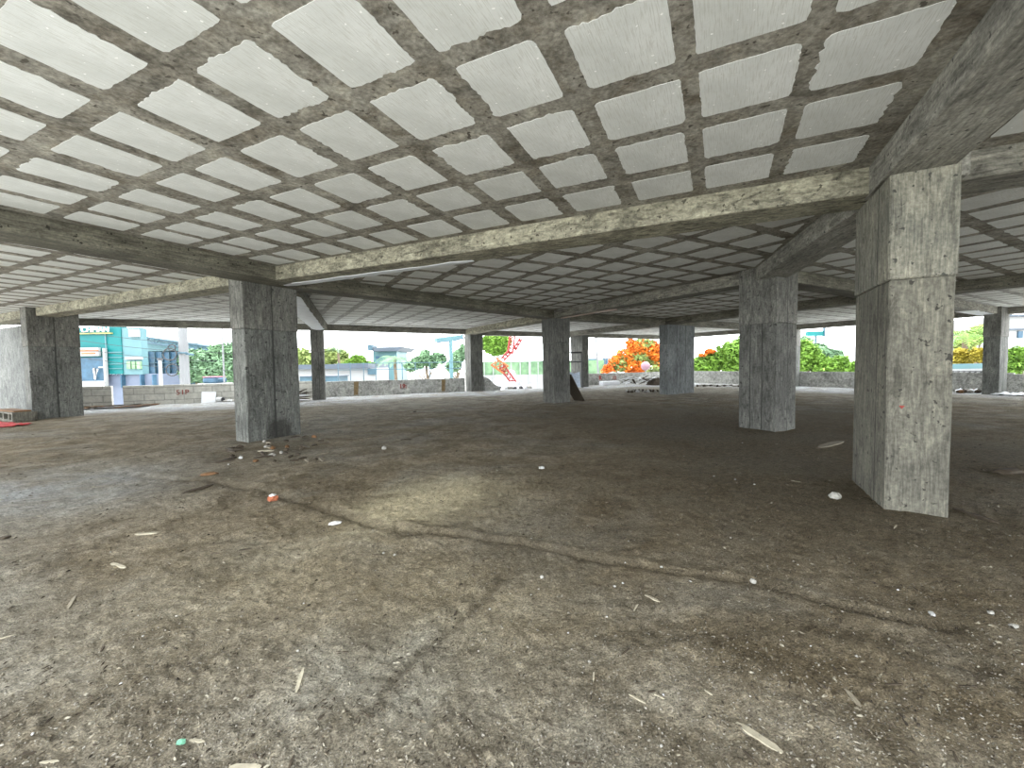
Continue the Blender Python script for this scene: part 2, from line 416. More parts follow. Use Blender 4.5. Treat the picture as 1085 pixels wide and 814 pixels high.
column((-2.5, 26.4), 30, .83, .92, 'column at the end of the low wall beside the gap', M['colsq'], M['colsq'], 2.5, seed=7)
column((4.85, 29.4), 30, .52, 1.3, 'far column behind the leaning board, scaffold frame against it', M['colsq'], M['colsq'], 2.5, seed=8)
column((7.75, 21.4), 30, 2.05, .5, 'wide three-board column between the orange tree and the green shrubs', M['col3'], M['col3'], 2.5, seed=9)
column((20.9, 18.4), 30, 1.18, .51, 'far right column with a brightly lit right flank', M['col'], M['colup'], 2.5, seed=10)
column((17.12, 26.3), 30, 1.0, .5, 'column at the far wall, a lit sliver beside the square column', M['col'], M['colup'], 2.5, seed=12)
column(GV(17.2, -5.4), 30, .85, .85, 'inner column hidden behind the tall pale column', M['colsq'], M['colsq'], 2.5, seed=13)

def red_mark(pts, name, parent_label=None): pass

# ------------------------------------------------------------------ beams
def beam(a, b, w, side, label, m, z0=S, z1=T+.03, seed=0):
    """a, b: the edge seen from the camera (bottom near edge); the beam's width w lies on side (+1 left of a->b, -1 right)"""
    a, b = Vector(a), Vector(b); d = (b-a); L = d.length; d.normalize()
    n = Vector((-d.y, d.x))*side
    c = (a+b)/2+n*(w/2)
    bm = rough_box(L, w, z1-z0, .35, .006, .014, seed)
    o = bmo('concrete_beam', bm, m)
    o.location = (c.x, c.y, z0); o.rotation_euler.z = math.atan2(d.y, d.x)
    return tag(o, label, 'beam', 'structure')
beam(UV(6.07, -9.7), UV(6.27, 2.0), .62, 1, 'long cream beam crossing from broad left column to tall pale column', M['beamL'], seed=1)
beam(UV(5.98, -27), UV(5.98, -9.5), .55, 1, 'cream beam running from the broad left column to the far left column', M['beamL'], z0=S+.005, seed=2)
beam(UV(6.30, 1.6), UV(6.34, 14), .6, 1, 'beam running right from the head of the tall pale column', M['beam'], z0=S+.006, seed=3)
beam(UV(-.8, 1.49), UV(6.5, 1.46), .56, -1, 'near beam overhead at upper right above the tall pale column', M['beamP'], z0=S-.006, seed=4)
beam(UV(-.8, -8.64), UV(6.5, -8.60), .72, 1, 'dark streaked beam at left above the broad column', M['beamN'], z0=S-.004, seed=5)
beam((4.14, 4.66), (5.80, 10.32), .62, -1, 'beam from the tall pale column back to the square column', M['beamP'], z0=S-.003, seed=6)
beam((-5.45, 9.58), (1.95, 17.75), .6, 1, 'dark beam from broad left column back to mid floor column', M['beamN'], z0=S-.008, seed=7)
beam((5.86, 10.45), (1.75, 17.55), .6, -1, 'beam from the square column back to the mid floor column', M['beam'], z0=S+.004, seed=8)
beam((1.45, 18.4), (-2.75, 25.9), .6, -1, 'pale beam from mid floor column back to the wall end column', M['beamL'], z0=S-.002, seed=9)
beam((-5.15, 10.4), (-9.3, 21.9), .68, 1, 'beam from broad left column back to the slender column', M['beamN'], z0=S-.01, seed=10)
beam(GV(10.5, -14.6), GV(19.5, -14.6), .6, 1, 'dark beam from mid floor column to the three-board column', M['beamN'], z0=S-.005, seed=11)
beam(GV(18, -14.6), GV(28.5, -14.6), .6, 1, 'beam from the three-board column out to the far wall', M['beam'], z0=S-.003, seed=12)
beam(GV(10.3, -5.6), GV(18, -5.6), .6, 1, 'dark beam receding right behind the tall pale column', M['beamN'], z0=S-.007, seed=13)
beam(GV(17.2, -5.6), GV(28.5, -5.6), .6, 1, 'beam reaching the far right column from inside', M['beam'], z0=S-.003, seed=14)
beam(GV(17.2, -15), GV(17.2, 6), .6, 1, 'dark cross beam seen between square and tall pale columns', M['beamN'], z0=S+.002, seed=15)
beam(GV(17.8, -23.6), GV(17.8, -14.8), .6, 1, 'cross beam behind mid floor column toward the scaffold frame', M['beam'], z0=S+.003, seed=16)
beam((-26.0, 13.9), (-9.3, 21.75), .5, 1, 'edge beam over the left opening before the teal shop', M['beam'], z0=S+.008, seed=17)
beam((-9.95, 21.4), (-2.0, 26.3), .55, 1, 'edge beam over the low wall with red numerals', M['beam'], z0=S+.009, seed=18)
beam((-2.6, 26.5), (5.2, 31.0), .55, 1, 'edge beam over the gap with the red lattice boom', M['beam'], z0=S+.007, seed=19)
beam((4.6, 30.2), (12.7, 34.9), .55, 1, 'edge beam over the orange flowering tree', M['beam'], z0=S+.008, seed=20)
beam((12.3, 35.0), (27.0, 9.6), .55, 1, 'edge beam over the green shrubs at right', M['beam'], z0=S+.01, seed=21)

def lit_soffit(bm_o, x0, x1, y0, y1, m, seed, dz=-.012):  # added sheet: the beam's lit underside is put into its colour
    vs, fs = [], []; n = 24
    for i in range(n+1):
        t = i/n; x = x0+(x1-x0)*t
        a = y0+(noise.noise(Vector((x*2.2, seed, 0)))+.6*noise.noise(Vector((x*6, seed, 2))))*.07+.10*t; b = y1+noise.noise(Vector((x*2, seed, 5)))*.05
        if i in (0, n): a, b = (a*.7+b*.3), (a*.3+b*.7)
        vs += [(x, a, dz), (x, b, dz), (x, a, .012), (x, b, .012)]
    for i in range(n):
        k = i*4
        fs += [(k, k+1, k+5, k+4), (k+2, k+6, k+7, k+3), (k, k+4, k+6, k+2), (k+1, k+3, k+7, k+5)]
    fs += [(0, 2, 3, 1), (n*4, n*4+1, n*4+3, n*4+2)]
    o = pym('lit_soffit', vs, fs, m, bm_o); o['label'] = 'sheet added under the beam, lit underside put in its colour'; return o
def B(k): return next(o for o in COL.objects if o.name.startswith('concrete_beam') and o['label'].startswith(k))
lit_soffit(B('long cream beam'), -5.1, -.2, .06, .31, M['soffit'], 1)
lit_soffit(B('beam from broad left column back to the slender'), -5.4, 5.6, -.31, .31, M['soffit'], 2)
lit_soffit(B('beam from the square column back'), 1.0, 4.2, -.27, .0, flat('bounce_pink', (.55, .42, .36), .5, .15, 3), 3)  # orange bounce light put into the colour of this added sheet
lit_soffit(B('beam reaching the far right'), 1.5, 5.0, -.28, .28, M['soffit'], 4)

# ------------------------------------------------------------------ ceilings with infill panels
def clip(poly, a, b):
    out = []
    e = b-a
    def ins(p): return e.x*(p.y-a.y)-e.y*(p.x-a.x)
    for i in range(len(poly)):
        p, q = poly[i], poly[(i+1) % len(poly)]
        ip, iq = ins(p), ins(q)
        if ip >= 0: out.append(p)
        if (ip >= 0) != (iq >= 0):
            t = ip/(ip-iq); out.append(p+(q-p)*t)
    return out
def area(p): return .5*sum(p[i].x*p[(i+1) % len(p)].y-p[(i+1) % len(p)].x*p[i].y for i in range(len(p)))
def inset(poly, d):
    n = len(poly); out = []
    lines = []
    for i in range(n):
        a, b = poly[i], poly[(i+1) % n]; e = (b-a).normalized(); nrm = Vector((-e.y, e.x))
        lines.append((a+nrm*d, b+nrm*d))
    return lines
def panel(poly, parent, seed, rot):
    """one infill block: jagged outline where the poured concrete ran over its edge"""
    rr = random.Random(seed)
    pts = []
    n = len(poly)
    c = sum(poly, Vector((0, 0)))/n
    for i in range(n):
        a, b = poly[i], poly[(i+1) % n]; L = (b-a).length
        k = max(2, int(L/.03)); e = (b-a)/max(L, 1e-6); nrm = Vector((-e.y, e.x))
        edge_amp = rr.choice([.004, .006, .010, .022]); off = rr.uniform(-.026, .004)
        for j in range(k):
            t = j/k
            q = a+(b-a)*t
            w = noise.noise(Vector((q.x*9, q.y*9, seed*.37)))*edge_amp + noise.noise(Vector((q.x*38, q.y*38, seed*.11)))*edge_amp*1.1
            cd = min(t, 1-t)*L
            rnd = max(0, .02-cd)*.5
            q = q+nrm*(off+w+rnd)
            pts.append(q)
    vs, fs = [], []
    m = len(pts)
    cz = T
    R = Matrix.Rotation(-rot, 2)
    loc = [R @ (p-c) for p in pts]
    vs = [(p.x, p.y, -.003) for p in loc]+[(p.x, p.y, .02) for p in loc]
    fs = [tuple(reversed(range(m)))]+[(i, (i+1) % m, m+(i+1) % m, m+i) for i in range(m)]
    o = pym('infill_panel', vs, fs, M['panel'], parent)
    o.location = (c.x, c.y, cz); o.rotation_euler.z = rot
    return o
def visible(poly):
    for p in poly:
        q = proj((p.x, p.y, T))
        if q and -60 < q[0] < 1145 and -50 < q[1] < 420: return True
    return False
SEED = [1]
def bay(poly, rot, cells, label, m, margin=.42, minarea=.06, maxn=100):
    poly = [Vector(p) for p in poly]
    if area(poly) < 0: poly.reverse()
    n = len(poly)
    vs = [(p.x, p.y, T) for p in poly]+[(p.x, p.y, T+.18) for p in poly]
    fs = [tuple(reversed(range(n))), tuple(range(n, 2*n))]+[(i, (i+1) % n, n+(i+1) % n, n+i) for i in range(n)]
    o = pym('ceiling', vs, fs, m)
    tag(o, label, 'ceiling', 'structure')
    lines = inset(poly, margin)
    out = []
    for cell in cells:
        c = [Vector(p) for p in cell]
        if area(c) < 0: c.reverse()
        for a, b in lines:
            if len(c) < 3: break
            c = clip(c, a, b)
        c = [p for i, p in enumerate(c) if (p-c[i-1]).length > .02]
        if len(c) < 3 or area(c) < minarea or not visible(c): continue
        out.append(c)
    out.sort(key=lambda c: (sum(c, Vector((0, 0)))/len(c)).length)
    for c in out[:maxn]:
        SEED[0] += 1; panel(c, o, SEED[0], rot)
    return len(out)
def grid(fn, us, vsl): return [[fn(u0, v0), fn(u1, v0), fn(u1, v1), fn(u0, v1)] for u0, u1 in us for v0, v1 in vsl]
U_L = [(-.6, -.02), (.22, .84), (1.07, 1.68), (1.88, 2.55), (2.76, 3.41), (3.64, 4.28), (4.49, 5.12), (5.38, 6.01)]
V_L = [(-8.4, -7.87), (-7.69, -7.13), (-6.83, -6.30), (-5.97, -5.43), (-5.22, -4.66), (-4.4, -3.77), (-3.54, -2.92), (-2.68, -2.05), (-1.83, -1.22), (-.99, -.35), (-.19, .46), (.63, 1.25)]
def reg(lo, hi, pitch, w, off): 
    out = []; k = math.floor((lo-off)/pitch)
    while off+k*pitch < hi: out.append((off+k*pitch, off+k*pitch+w)); k += 1
    return out
R4 = math.radians(63.7); R30 = A30
bay([UV(-.8, -9.0), UV(-.8, 1.76), UV(6.5, 1.76), UV(6.5, -9.0)], R4, [[UV(u, v+.035*(4.3-u)*max(0, min(1, (.2-v)/1.5, (v+6.5)/1.5))) for u, v in ((u0, v0), (u1, v0), (u1, v1), (u0, v1))] for u0, u1 in U_L for v0, v1 in V_L], 'near ceiling bay with large white panels overhead', M['slab'], margin=.2)
bay([UV(-.8, -20.5), UV(-.8, -9.0), UV(6.3, -9.0), UV(6.3, -25.5)], R4, grid(UV, U_L, reg(-31, -9.4, .80, .52, -9.98)), 'left ceiling bay with thin white panels beyond the streaked beam', M['slab'], margin=.3)  # unseen outer end cut back to let in more light from the left
bay([UV(-.8, 1.76), UV(-.8, 14), UV(6.6, 14), UV(6.6, 1.76)], R4, grid(UV, U_L, reg(2, 14, .85, .62, 2.35)), 'sliver of ceiling bay at upper right beyond the near beam', M['slab'], margin=.4)
nL, nR, nE = Vector((-5.45, 9.9)), Vector((4.55, 5.25)), UV(6.3, -20.5)
nD, nC = Vector((6.14, 10.4)), Vector((1.9, 18.1))
nF, nG, nH, nI = Vector((-9.65, 21.9)), Vector((-2.4, 26.9)), Vector((4.85, 31.1)), GV(17.6, -14.9)
nD2, nD3, nJ, nK, nX = GV(17.5, -5.8), GV(17.5, 6), GV(28.4, -5.8), GV(28.6, -14.9), Vector((12.5, 35.1))
nRe = UV(6.6, 14); nJ3 = GV(28.4, 6)
def g30(lo_u, hi_u, lo_v, hi_v): return grid(GV, reg(lo_u, hi_u, .885, .64, 6.64), reg(lo_v, hi_v, .90, .66, -5.84))
bay([nL, nR, nD, nC], R30, g30(-3, 12, -18, 2), 'middle ceiling bay of grey panels behind the long cream beam', M['slab'], margin=.36)
bay([nR, nRe, nD3, nD2, nD], R30, g30(2, 19, -12, 8), 'dark ceiling bay behind the tall pale column', M['slab'], margin=.36)
bay([nC, nD, nD2, nI], R30, g30(8, 20, -18, -3), 'ceiling bay behind the square column', M['slab'], margin=.36)
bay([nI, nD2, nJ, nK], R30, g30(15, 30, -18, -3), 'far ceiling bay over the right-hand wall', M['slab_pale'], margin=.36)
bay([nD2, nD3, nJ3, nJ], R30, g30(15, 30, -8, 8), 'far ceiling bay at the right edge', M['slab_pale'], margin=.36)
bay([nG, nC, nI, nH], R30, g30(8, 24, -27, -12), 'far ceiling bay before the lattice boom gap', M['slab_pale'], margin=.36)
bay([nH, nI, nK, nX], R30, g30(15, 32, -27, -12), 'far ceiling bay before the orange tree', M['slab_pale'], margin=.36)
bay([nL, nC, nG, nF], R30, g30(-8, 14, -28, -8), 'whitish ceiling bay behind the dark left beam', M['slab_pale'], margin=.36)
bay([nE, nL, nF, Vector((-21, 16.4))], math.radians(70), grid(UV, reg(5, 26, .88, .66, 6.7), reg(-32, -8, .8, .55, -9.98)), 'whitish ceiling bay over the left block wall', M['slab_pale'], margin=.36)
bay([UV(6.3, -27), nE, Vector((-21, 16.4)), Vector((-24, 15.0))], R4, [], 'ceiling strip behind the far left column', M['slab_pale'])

# ------------------------------------------------------------------ low perimeter walls
def low_wall(name, pts, h, th, m, label, uvm=False, top_noise=.02, kind='structure'):
    """wall along pts (far side = left of travel), ragged top"""
    vs, fs = [], []
    P = []
    for i in range(len(pts)-1):
        a, b = Vector(pts[i]), Vector(pts[i+1]); k = max(1, int((b-a).length/.25))
        P += [a+(b-a)*j/k for j in range(k)]
    P.append(Vector(pts[-1]))
    us = [0]
    for i in range(1, len(P)): us.append(us[-1]+(P[i]-P[i-1]).length)
    L = us[-1]
    for i, p in enumerate(P):
        d = (P[min(i+1, len(P)-1)]-P[max(i-1, 0)]).normalized(); n = Vector((-d.y, d.x))
        hh = h(us[i]/L) if callable(h) else h
        hh += noise.noise(Vector((p.x*1.5, p.y*1.5, 4)))*top_noise
        for q, z in ((p, -.1), (p, hh), (p+n*th, hh), (p+n*th, -.1)): vs.append((q.x, q.y, z))
    for i in range(len(P)-1):
        for k in range(4):
            fs.append((i*4+k, i*4+(k+1) % 4, i*4+4+(k+1) % 4, i*4+4+k))
    e = (len(P)-1)*4
    fs += [(3, 2, 1, 0), (e, e+1, e+2, e+3)]
    o = pym(name, vs, fs, m)
    bm = bmesh.new(); bm.from_mesh(o.data); bmesh.ops.recalc_face_normals(bm, faces=bm.faces)
    uvl = bm.loops.layers.uv.new('UVMap')
    for f in bm.faces:
        for l in f.loops: l[uvl].uv = (us[l.vert.index//4], l.vert.co.z+.1)
    bm.to_mesh(o.data); bm.free()
    return tag(o, label, 'wall', kind)
wa, wb = Vector((-18.9, 18.9)), Vector((-3.0, 26.6))
wd = (wb-wa).normalized()
low_wall('wall_left', [wa-wd*1.6, wa+wd*.95], .92, .2, M['block'], 'short end of block wall left of the bright notch')
low_wall('wall_left', [wa+wd*1.35, wa+wd*9.6], .90, .2, M['block'], 'pale block wall with red painted marks under the teal shop')
low_wall('wall_left', [wa+wd*9.6, wb+wd*.1], .84, .2, M['wallc'], 'smooth low wall with red numerals and two brown patches')
low_wall('wall_back', [(-1.75, 27.05), (-.75, 27.6)], lambda t: .85-.75*max(0, t-.1), .2, M['wallc'], 'broken stub of low wall sloping down into the gap', top_noise=.08)
low_wall('wall_back', [(3.1, 29.9), (4.3, 30.6)], lambda t: .25+.6*t, .2, M['wallc'], 'broken wall stub hidden beside the mid floor column', top_noise=.08)
low_wall('wall_back', [(5.1, 31.4), (12.6, 35.0)], .86, .2, M['wallc'], 'low wall under the orange flowering tree')
low_wall('wall_right', [GV(29.08, -24.2), GV(29.08, -5.4)], .90, .2, M['wallc'], 'low wall under the green shrubs')
low_wall('wall_right', [GV(29.08, -5.4), GV(29.08, 6)], .84, .2, M['wallc'], 'low wall right of the far right column')
ml = rough_box(9.5, .25, 3.54, .5, .006, .01, 31)
o = bmo('wall_left', ml, concrete('shear_wall_concrete', (.09, .093, .088), (.15, .153, .145), (4, 4, .8), seam=[(0, 4.35, .02), (0, 3.1, .02)], stain=.25))
c = UV(7.0, -26.2); o.location = (c.x, c.y, -.05); o.rotation_euler.z = AN
tag(o, 'tall concrete wall at the left edge behind the far left column', 'wall', 'structure')

# brown patches on the smooth wall, red painted marks
def on_wall(px, py, off=.012):
    """point of the ray px,py on the left wall's face"""
    d = ray(px, py); n = Vector((wd.y, -wd.x))
    t = (wa.dot(n)+off)/(d.x*n.x+d.y*n.y)
    return Vector((d.x*t, d.y*t, EYE+d.z*t))
M['brown'] = flat('brown_patch', (.19, .135, .07), .9, .3, 12)
for px in (377.5, 470):
    w = 5 if px < 400 else 4
    q = [on_wall(px-w/2, 404.6 if px < 400 else 402.5), on_wall(px+w/2, 404.4 if px < 400 else 402.3), on_wall(px+w/2-.5, 418.5 if px < 400 else 414.5), on_wall(px-w/2, 418.8 if px < 400 else 414.8)]
    nn = Vector((-wd.y, wd.x, 0))*.02
    o = pym('wall_patch', q+[v+nn for v in q], [(0, 1, 2, 3), (7, 6, 5, 4), (0, 4, 5, 1), (1, 5, 6, 2), (2, 6, 7, 3), (3, 7, 4, 0)], M['brown'])
    tag(o, 'brown mortar patch on the smooth wall, '+('left of the red numerals' if px < 400 else 'right of the red numerals'), 'patch')
def text_mesh(name, s, size, m, mtx, parent=None, depth=.01, bold=0):
    cu = bpy.data.curves.new(name, 'FONT'); cu.body = s; cu.size = size; cu.extrude = depth; cu.offset = bold
    cu.align_x = 'CENTER'; cu.align_y = 'CENTER'; cu.resolution_u = 3
    t = bpy.data.objects.new(name, cu); COL.objects.link(t)
    dg = bpy.context.evaluated_depsgraph_get(); dg.update()
    me = bpy.data.meshes.new_from_object(t.evaluated_get(dg)); bpy.data.objects.remove(t)
    me.materials.clear(); me.transform(mtx)
    return link(name, me, m, parent)
def face_mtx(p, right):                       # text facing the building: local x = right, y = up
    r = Vector((right[0], right[1], 0)).normalized(); u = Vector((0, 0, 1)); n = r.cross(u)
    mm = Matrix((r, u, n)).transposed().to_4x4(); mm.translation = p
    return mm
o = text_mesh('red_paint_mark', '51P', .34, M['redpaint'], face_mtx(on_wall(193.5, 416), wd), bold=.0); tag(o, 'red painted characters 51P on the pale block wall', 'painted mark')
o = text_mesh('red_paint_mark', '19:', .34, M['redpaint'], face_mtx(on_wall(427, 409.5, .03), wd), bold=.012); tag(o, 'red painted numerals on the smooth low wall', 'painted mark')
wr = (Vector((12.6, 35.0))-Vector((5.1, 31.4))).normalized()
o = text_mesh('red_paint_mark', 'R', .42, M['redpaint'], face_mtx(at(636, 400.5, 31.6)+Vector((0, 0, 0)), wr), bold=.02); tag(o, 'red painted letter on the wall under the orange tree', 'painted mark')
o = text_mesh('red_paint_mark', '12', .36, M['redpaint'], face_mtx(at(651, 400.5, 32.2), wr), bold=.01); tag(o, 'faint red numerals on the wall near the white foam block', 'painted mark')
# red arrow mark on tall column front face
p0 = UV(5.745, 1.77); n1 = Vector((-E1.x, -E1.y, 0))
def rface(px, py):
    d = ray(px, py); t = 5.738/(d.x*E1.x+d.y*E1.y); return Vector((d.x*t, d.y*t, EYE+d.z*t))
q = [rface(952.5, 430), rface(959, 430), rface(955.5, 433.5)]
o = pym('red_paint_mark', q+[v-n1*.006 for v in q], [(0, 1, 2), (5, 4, 3), (0, 3, 4, 1), (1, 4, 5, 2), (2, 5, 3, 0)], M['redpaint']); tag(o, 'small red triangle painted on the tall pale column', 'painted mark')

# ------------------------------------------------------------------ loose things on the floor
def on_floor(px, py, dz=0):
    p = on_z(px, py, 0); p.z = fh(p.x, p.y)+dz; return p
def stick(p0, p1, w, h, m, name='wood_splinter', seed=0, bend=.0):
    a, b = Vector(p0), Vector(p1); d = b-a; L = d.length; d.normalize()
    s = d.cross(Vector((0, 0, 1))).normalized(); u = s.cross(d)
    rr = random.Random(seed); n = 6; vs = []; fs = []
    org = (a+b)/2
    for i in range(n+1):
        t = i/n; taper = (.35+.65*min(1, min(t, 1-t)*5))*(1+rr.uniform(-.12, .12))
        c = a+d*(L*t)+s*(bend*math.sin(math.pi*t))+u*h*.4-org
        for x, z in ((-1, -1), (1, -1), (1, 1), (-1, 1)):
            vs.append(c+s*(x*w/2*taper)+u*(z*h/2*taper))
    for i in range(n):
        for k in range(4): fs.append((i*4+k, i*4+(k+1) % 4, i*4+4+(k+1) % 4, i*4+4+k))
    fs += [(3, 2, 1, 0), (n*4, n*4+1, n*4+2, n*4+3)]
    o = pym(name, vs, fs, m); o.location = org
    return o
def stone(p, sx, sy, sz, m, name='stone', rz=0, seed=0, sub=2, rough=.25):
    bm = bmesh.new(); bmesh.ops.create_icosphere(bm, subdivisions=sub, radius=1)
    for v in bm.verts:
        v.co *= 1+rough*noise.noise(v.co*1.6+Vector((seed*5.1, seed, 0)))
        v.co.x *= sx; v.co.y *= sy; v.co.z = max(v.co.z, -.6)*sz
    o = bmo(name, bm, m, smooth=False); o.location = (p.x, p.y, p.z+sz*.45); o.rotation_euler.z = rz
    return o
def px_m(px, py): return on_z(px, py).length/F_PX     # metres per pixel about there

p = on_floor(885, 528); tag(stone(p, .062, .045, .05, M['stone'], 'stone', -.5, 3), 'pale oval stone on the dirt left of the tall pale column', 'stone')
p = on_floor(574, 497); tag(stone(p, .055, .045, .03, M['white'], 'stone_chip', .4, 5, 1), 'white chip alone on the dirt in mid floor', 'stone')
p = on_floor(355, 555); tag(stone(p, .075, .028, .022, M['white'], 'plaster_chip', .35, 6, 1), 'long white plaster chip beside the pale sand spill', 'plaster chip')
p = on_floor(798, 616); tag(stone(p, .024, .02, .02, M['stone'], 'stone', 0, 7), 'small cream stone on the ridge of dirt right of centre', 'stone')
p = on_floor(574, 616); tag(stone(p, .016, .014, .015, M['stone'], 'stone', 0, 8, 1), 'tiny cream pebble in the dirt ridge at centre', 'stone')
r = empty('brick_piece', on_floor(289, 531), .3, 'broken red brick lump with white mortar on the dirt', 'brick')
o = stone(Vector((0, 0, 0)), .075, .06, .05, M['brick'], 'brick_body', 0, 9, 1); o.parent = r
o = stone(Vector((0, .0, .04)), .045, .04, .025, M['white'], 'mortar', .4, 10, 1); o.parent = r
tag(stone(on_floor(222, 504), .12, .07, .03, M['rust'], 'scrap_clod', .3, 11), 'rust brown clod on the dirt ridge at left', 'clod')
tag(stick(on_floor(193, 523), on_floor(226, 514), .045, .03, M['wood_dark'], seed=1), 'dark splinter lying below the rust brown clod', 'wood splinter')
tag(stick(on_floor(1010, 539), on_floor(1058, 553), .04, .03, M['wood_dark'], 'wood_batten', seed=2), 'dark batten on the floor right of the tall pale column', 'batten')
tag(stick(on_floor(868, 474), on_floor(893, 469), .16, .02, M['wood'], 'wood_board', seed=3), 'short flat board on the dark dirt behind the pale stone', 'board')
tag(stone(on_floor(1068, 502), .20, .10, .05, M['wood_dark'], 'debris_clod', .1, 13), 'dark clod on the floor at the right edge', 'clod')
tag(stick(on_floor(780, 768), on_floor(829, 802), .036, .010, M['wood_pale'], seed=4), 'long pale wood splinter at bottom right of centre', 'wood splinter')
tag(stick(on_floor(314, 734), on_floor(322, 712), .016, .008, M['wood_pale'], seed=5), 'pale upright-pointing splinter at lower left', 'wood splinter')
tag(stick(on_floor(243, 810), on_floor(277, 812), .022, .012, M['wood_pale'], seed=6), 'pale wood stub at the bottom edge at left', 'wood splinter')
tag(stick(on_floor(683, 634), on_floor(699, 641), .018, .008, M['wood_pale'], seed=7), 'short pale splinter below the dirt ridge at centre right', 'wood splinter')
tag(stick(on_floor(438, 437), on_floor(441, 436), .05, .03, M['wood_dark'], 'wood_block', seed=8), 'small dark wood block near the whitish dusty floor', 'block')
tag(stick(on_floor(424, 467), on_floor(436, 465.5), .05, .03, M['wood_dark'], 'wood_batten', seed=9), 'short dark batten right of the broad left column', 'batten')
tag(stone(on_floor(407, 476), .05, .04, .05, M['stone'], 'stone', 0, 15, 1), 'tan lump on the dirt right of the broad column', 'stone')
tag(stick(on_floor(273, 479), on_floor(290, 478), .07, .025, M['wood_pale'], 'wood_batten', seed=10), 'pale batten in the litter at the broad column foot', 'batten')
tag(stone(on_floor(255, 486), .045, .035, .035, M['white'], 'plaster_chip', .2, 16, 1), 'white chip in the litter at the broad column foot', 'plaster chip')
tag(stick(on_floor(143, 568), on_floor(167, 566), .035, .014, M['wood_pale'], seed=11), 'pale splinter lying far left of the pale sand spill', 'wood splinter')
tag(stick(on_floor(118, 597), on_floor(133, 603), .03, .014, M['wood_pale'], seed=12), 'bent pale splinter at mid left on grey dust', 'wood splinter')
tag(stick(on_floor(72, 645), on_floor(80, 632), .02, .012, M['wood'], seed=13), 'grey splinter at left pointing away from the camera', 'wood splinter')
tag(stick(on_floor(0, 571), on_floor(11, 567), .05, .02, M['wood_dark'], seed=14), 'dark splinter at the left edge on the grey dust', 'wood splinter')
tag(stone(on_floor(192, 790), .020, .012, .016, M['green_plastic'], 'plastic_scrap', .5, 17, 1), 'scrap of green plastic near the bottom left', 'plastic scrap')
tag(stick(on_floor(200, 785), on_floor(217, 785), .012, .008, M['wood_pale'], seed=15), 'thin pale splinter beside the green plastic scrap', 'wood splinter')
tag(stick(on_floor(896, 735), on_floor(912, 752), .018, .008, M['wood'], seed=16), 'grey splinter at lower right on fine gravel', 'wood splinter')
tag(stick(on_floor(985, 646), on_floor(990, 651), .022, .012, M['white'], 'plaster_chip', seed=17), 'white sliver of plaster at right on the dirt track', 'plaster chip')
tag(stone(on_floor(1074, 661), .03, .022, .012, M['stone'], 'stone', 0, 18, 1), 'flat cream stone at the right edge of the dirt track', 'stone')
tag(stone(on_floor(1050, 649), .02, .016, .012, M['stone'], 'stone', 0, 19, 1), 'small cream stone beside the flat one at right', 'stone')
# small litter: nothing in the photo tells these apart
LIT = []
rr = random.Random(5)
for i in range(56):
    while True:
        px, py = rr.uniform(-10, 1090), 440+380*rr.random()**.75
        if abs(px-285) < 40 and py < 475 or 890 < px < 1015 and py < 555 or abs(px-812) < 35 and py < 462: continue
        break
    p = on_floor(px, py); a = rr.uniform(0, math.pi); L = rr.uniform(.03, .085)*(.8+p.length*.10)
    d = Vector((math.cos(a), math.sin(a), 0))*L/2
    q0, q1 = p-d, p+d; q0.z = fh(q0.x, q0.y); q1.z = fh(q1.x, q1.y)
    dark = rr.random() < .72
    o = stick(q0, q1, .008*(.8+p.length*.1), .006, M['wood_dark'] if dark else M['wood_pale'], seed=100+i)
    tag(o, 'small dark wood splinter strewn on the dirt' if dark else 'small pale wood splinter strewn on the dirt', 'wood splinter', group='dark splinters strewn over the dirt' if dark else 'pale splinters strewn over the dirt')
for i in range(46):
    px, py = rr.uniform(0, 1085), 450+360*rr.random()
    if abs(px-285) < 40 and py < 475 or 890 < px < 1015 and py < 555: continue
    p = on_floor(px, py); s = rr.uniform(.005, .011)*(.7+p.length*.16)
    tag(stone(p, s, s*.8, s*.6, M['stone'] if rr.random() < .5 else M['white'], 'pebble', rr.uniform(0, 3), i, 1), 'small pale pebble strewn on the dirt floor', 'pebble', group='pale pebbles strewn over the dirt')
# litter at foot of the broad column
for i in range(44):
    px, py = rr.uniform(238, 345), rr.uniform(462, 492)
    if px < 258 and py < 471: py += 10
    p = on_floor(px, py)
    if i % 2:
        a = rr.uniform(0, 3.1); d = Vector((math.cos(a), math.sin(a), 0))*rr.uniform(.06, .2)
        o = stick(p-d, p+d, .05, .03, M[rr.choice(['wood_dark', 'rust', 'wood_dark', 'wood_dark', 'wood'])], 'wood_scrap', seed=300+i)
        tag(o, 'scrap of wood in the litter at the broad column foot', 'wood scrap', group='wood scraps at the broad column foot')
    else:
        o = stone(p, rr.uniform(.04, .09), rr.uniform(.03, .06), rr.uniform(.025, .05), M[rr.choice(['rust', 'wood_dark', 'stone', 'wood_dark', 'wood_dark'])], 'rubble_lump', rr.uniform(0, 3), 300+i, 1)
        tag(o, 'rubble lump in the litter at the broad column foot', 'rubble lump', group='rubble lumps at the broad column foot')
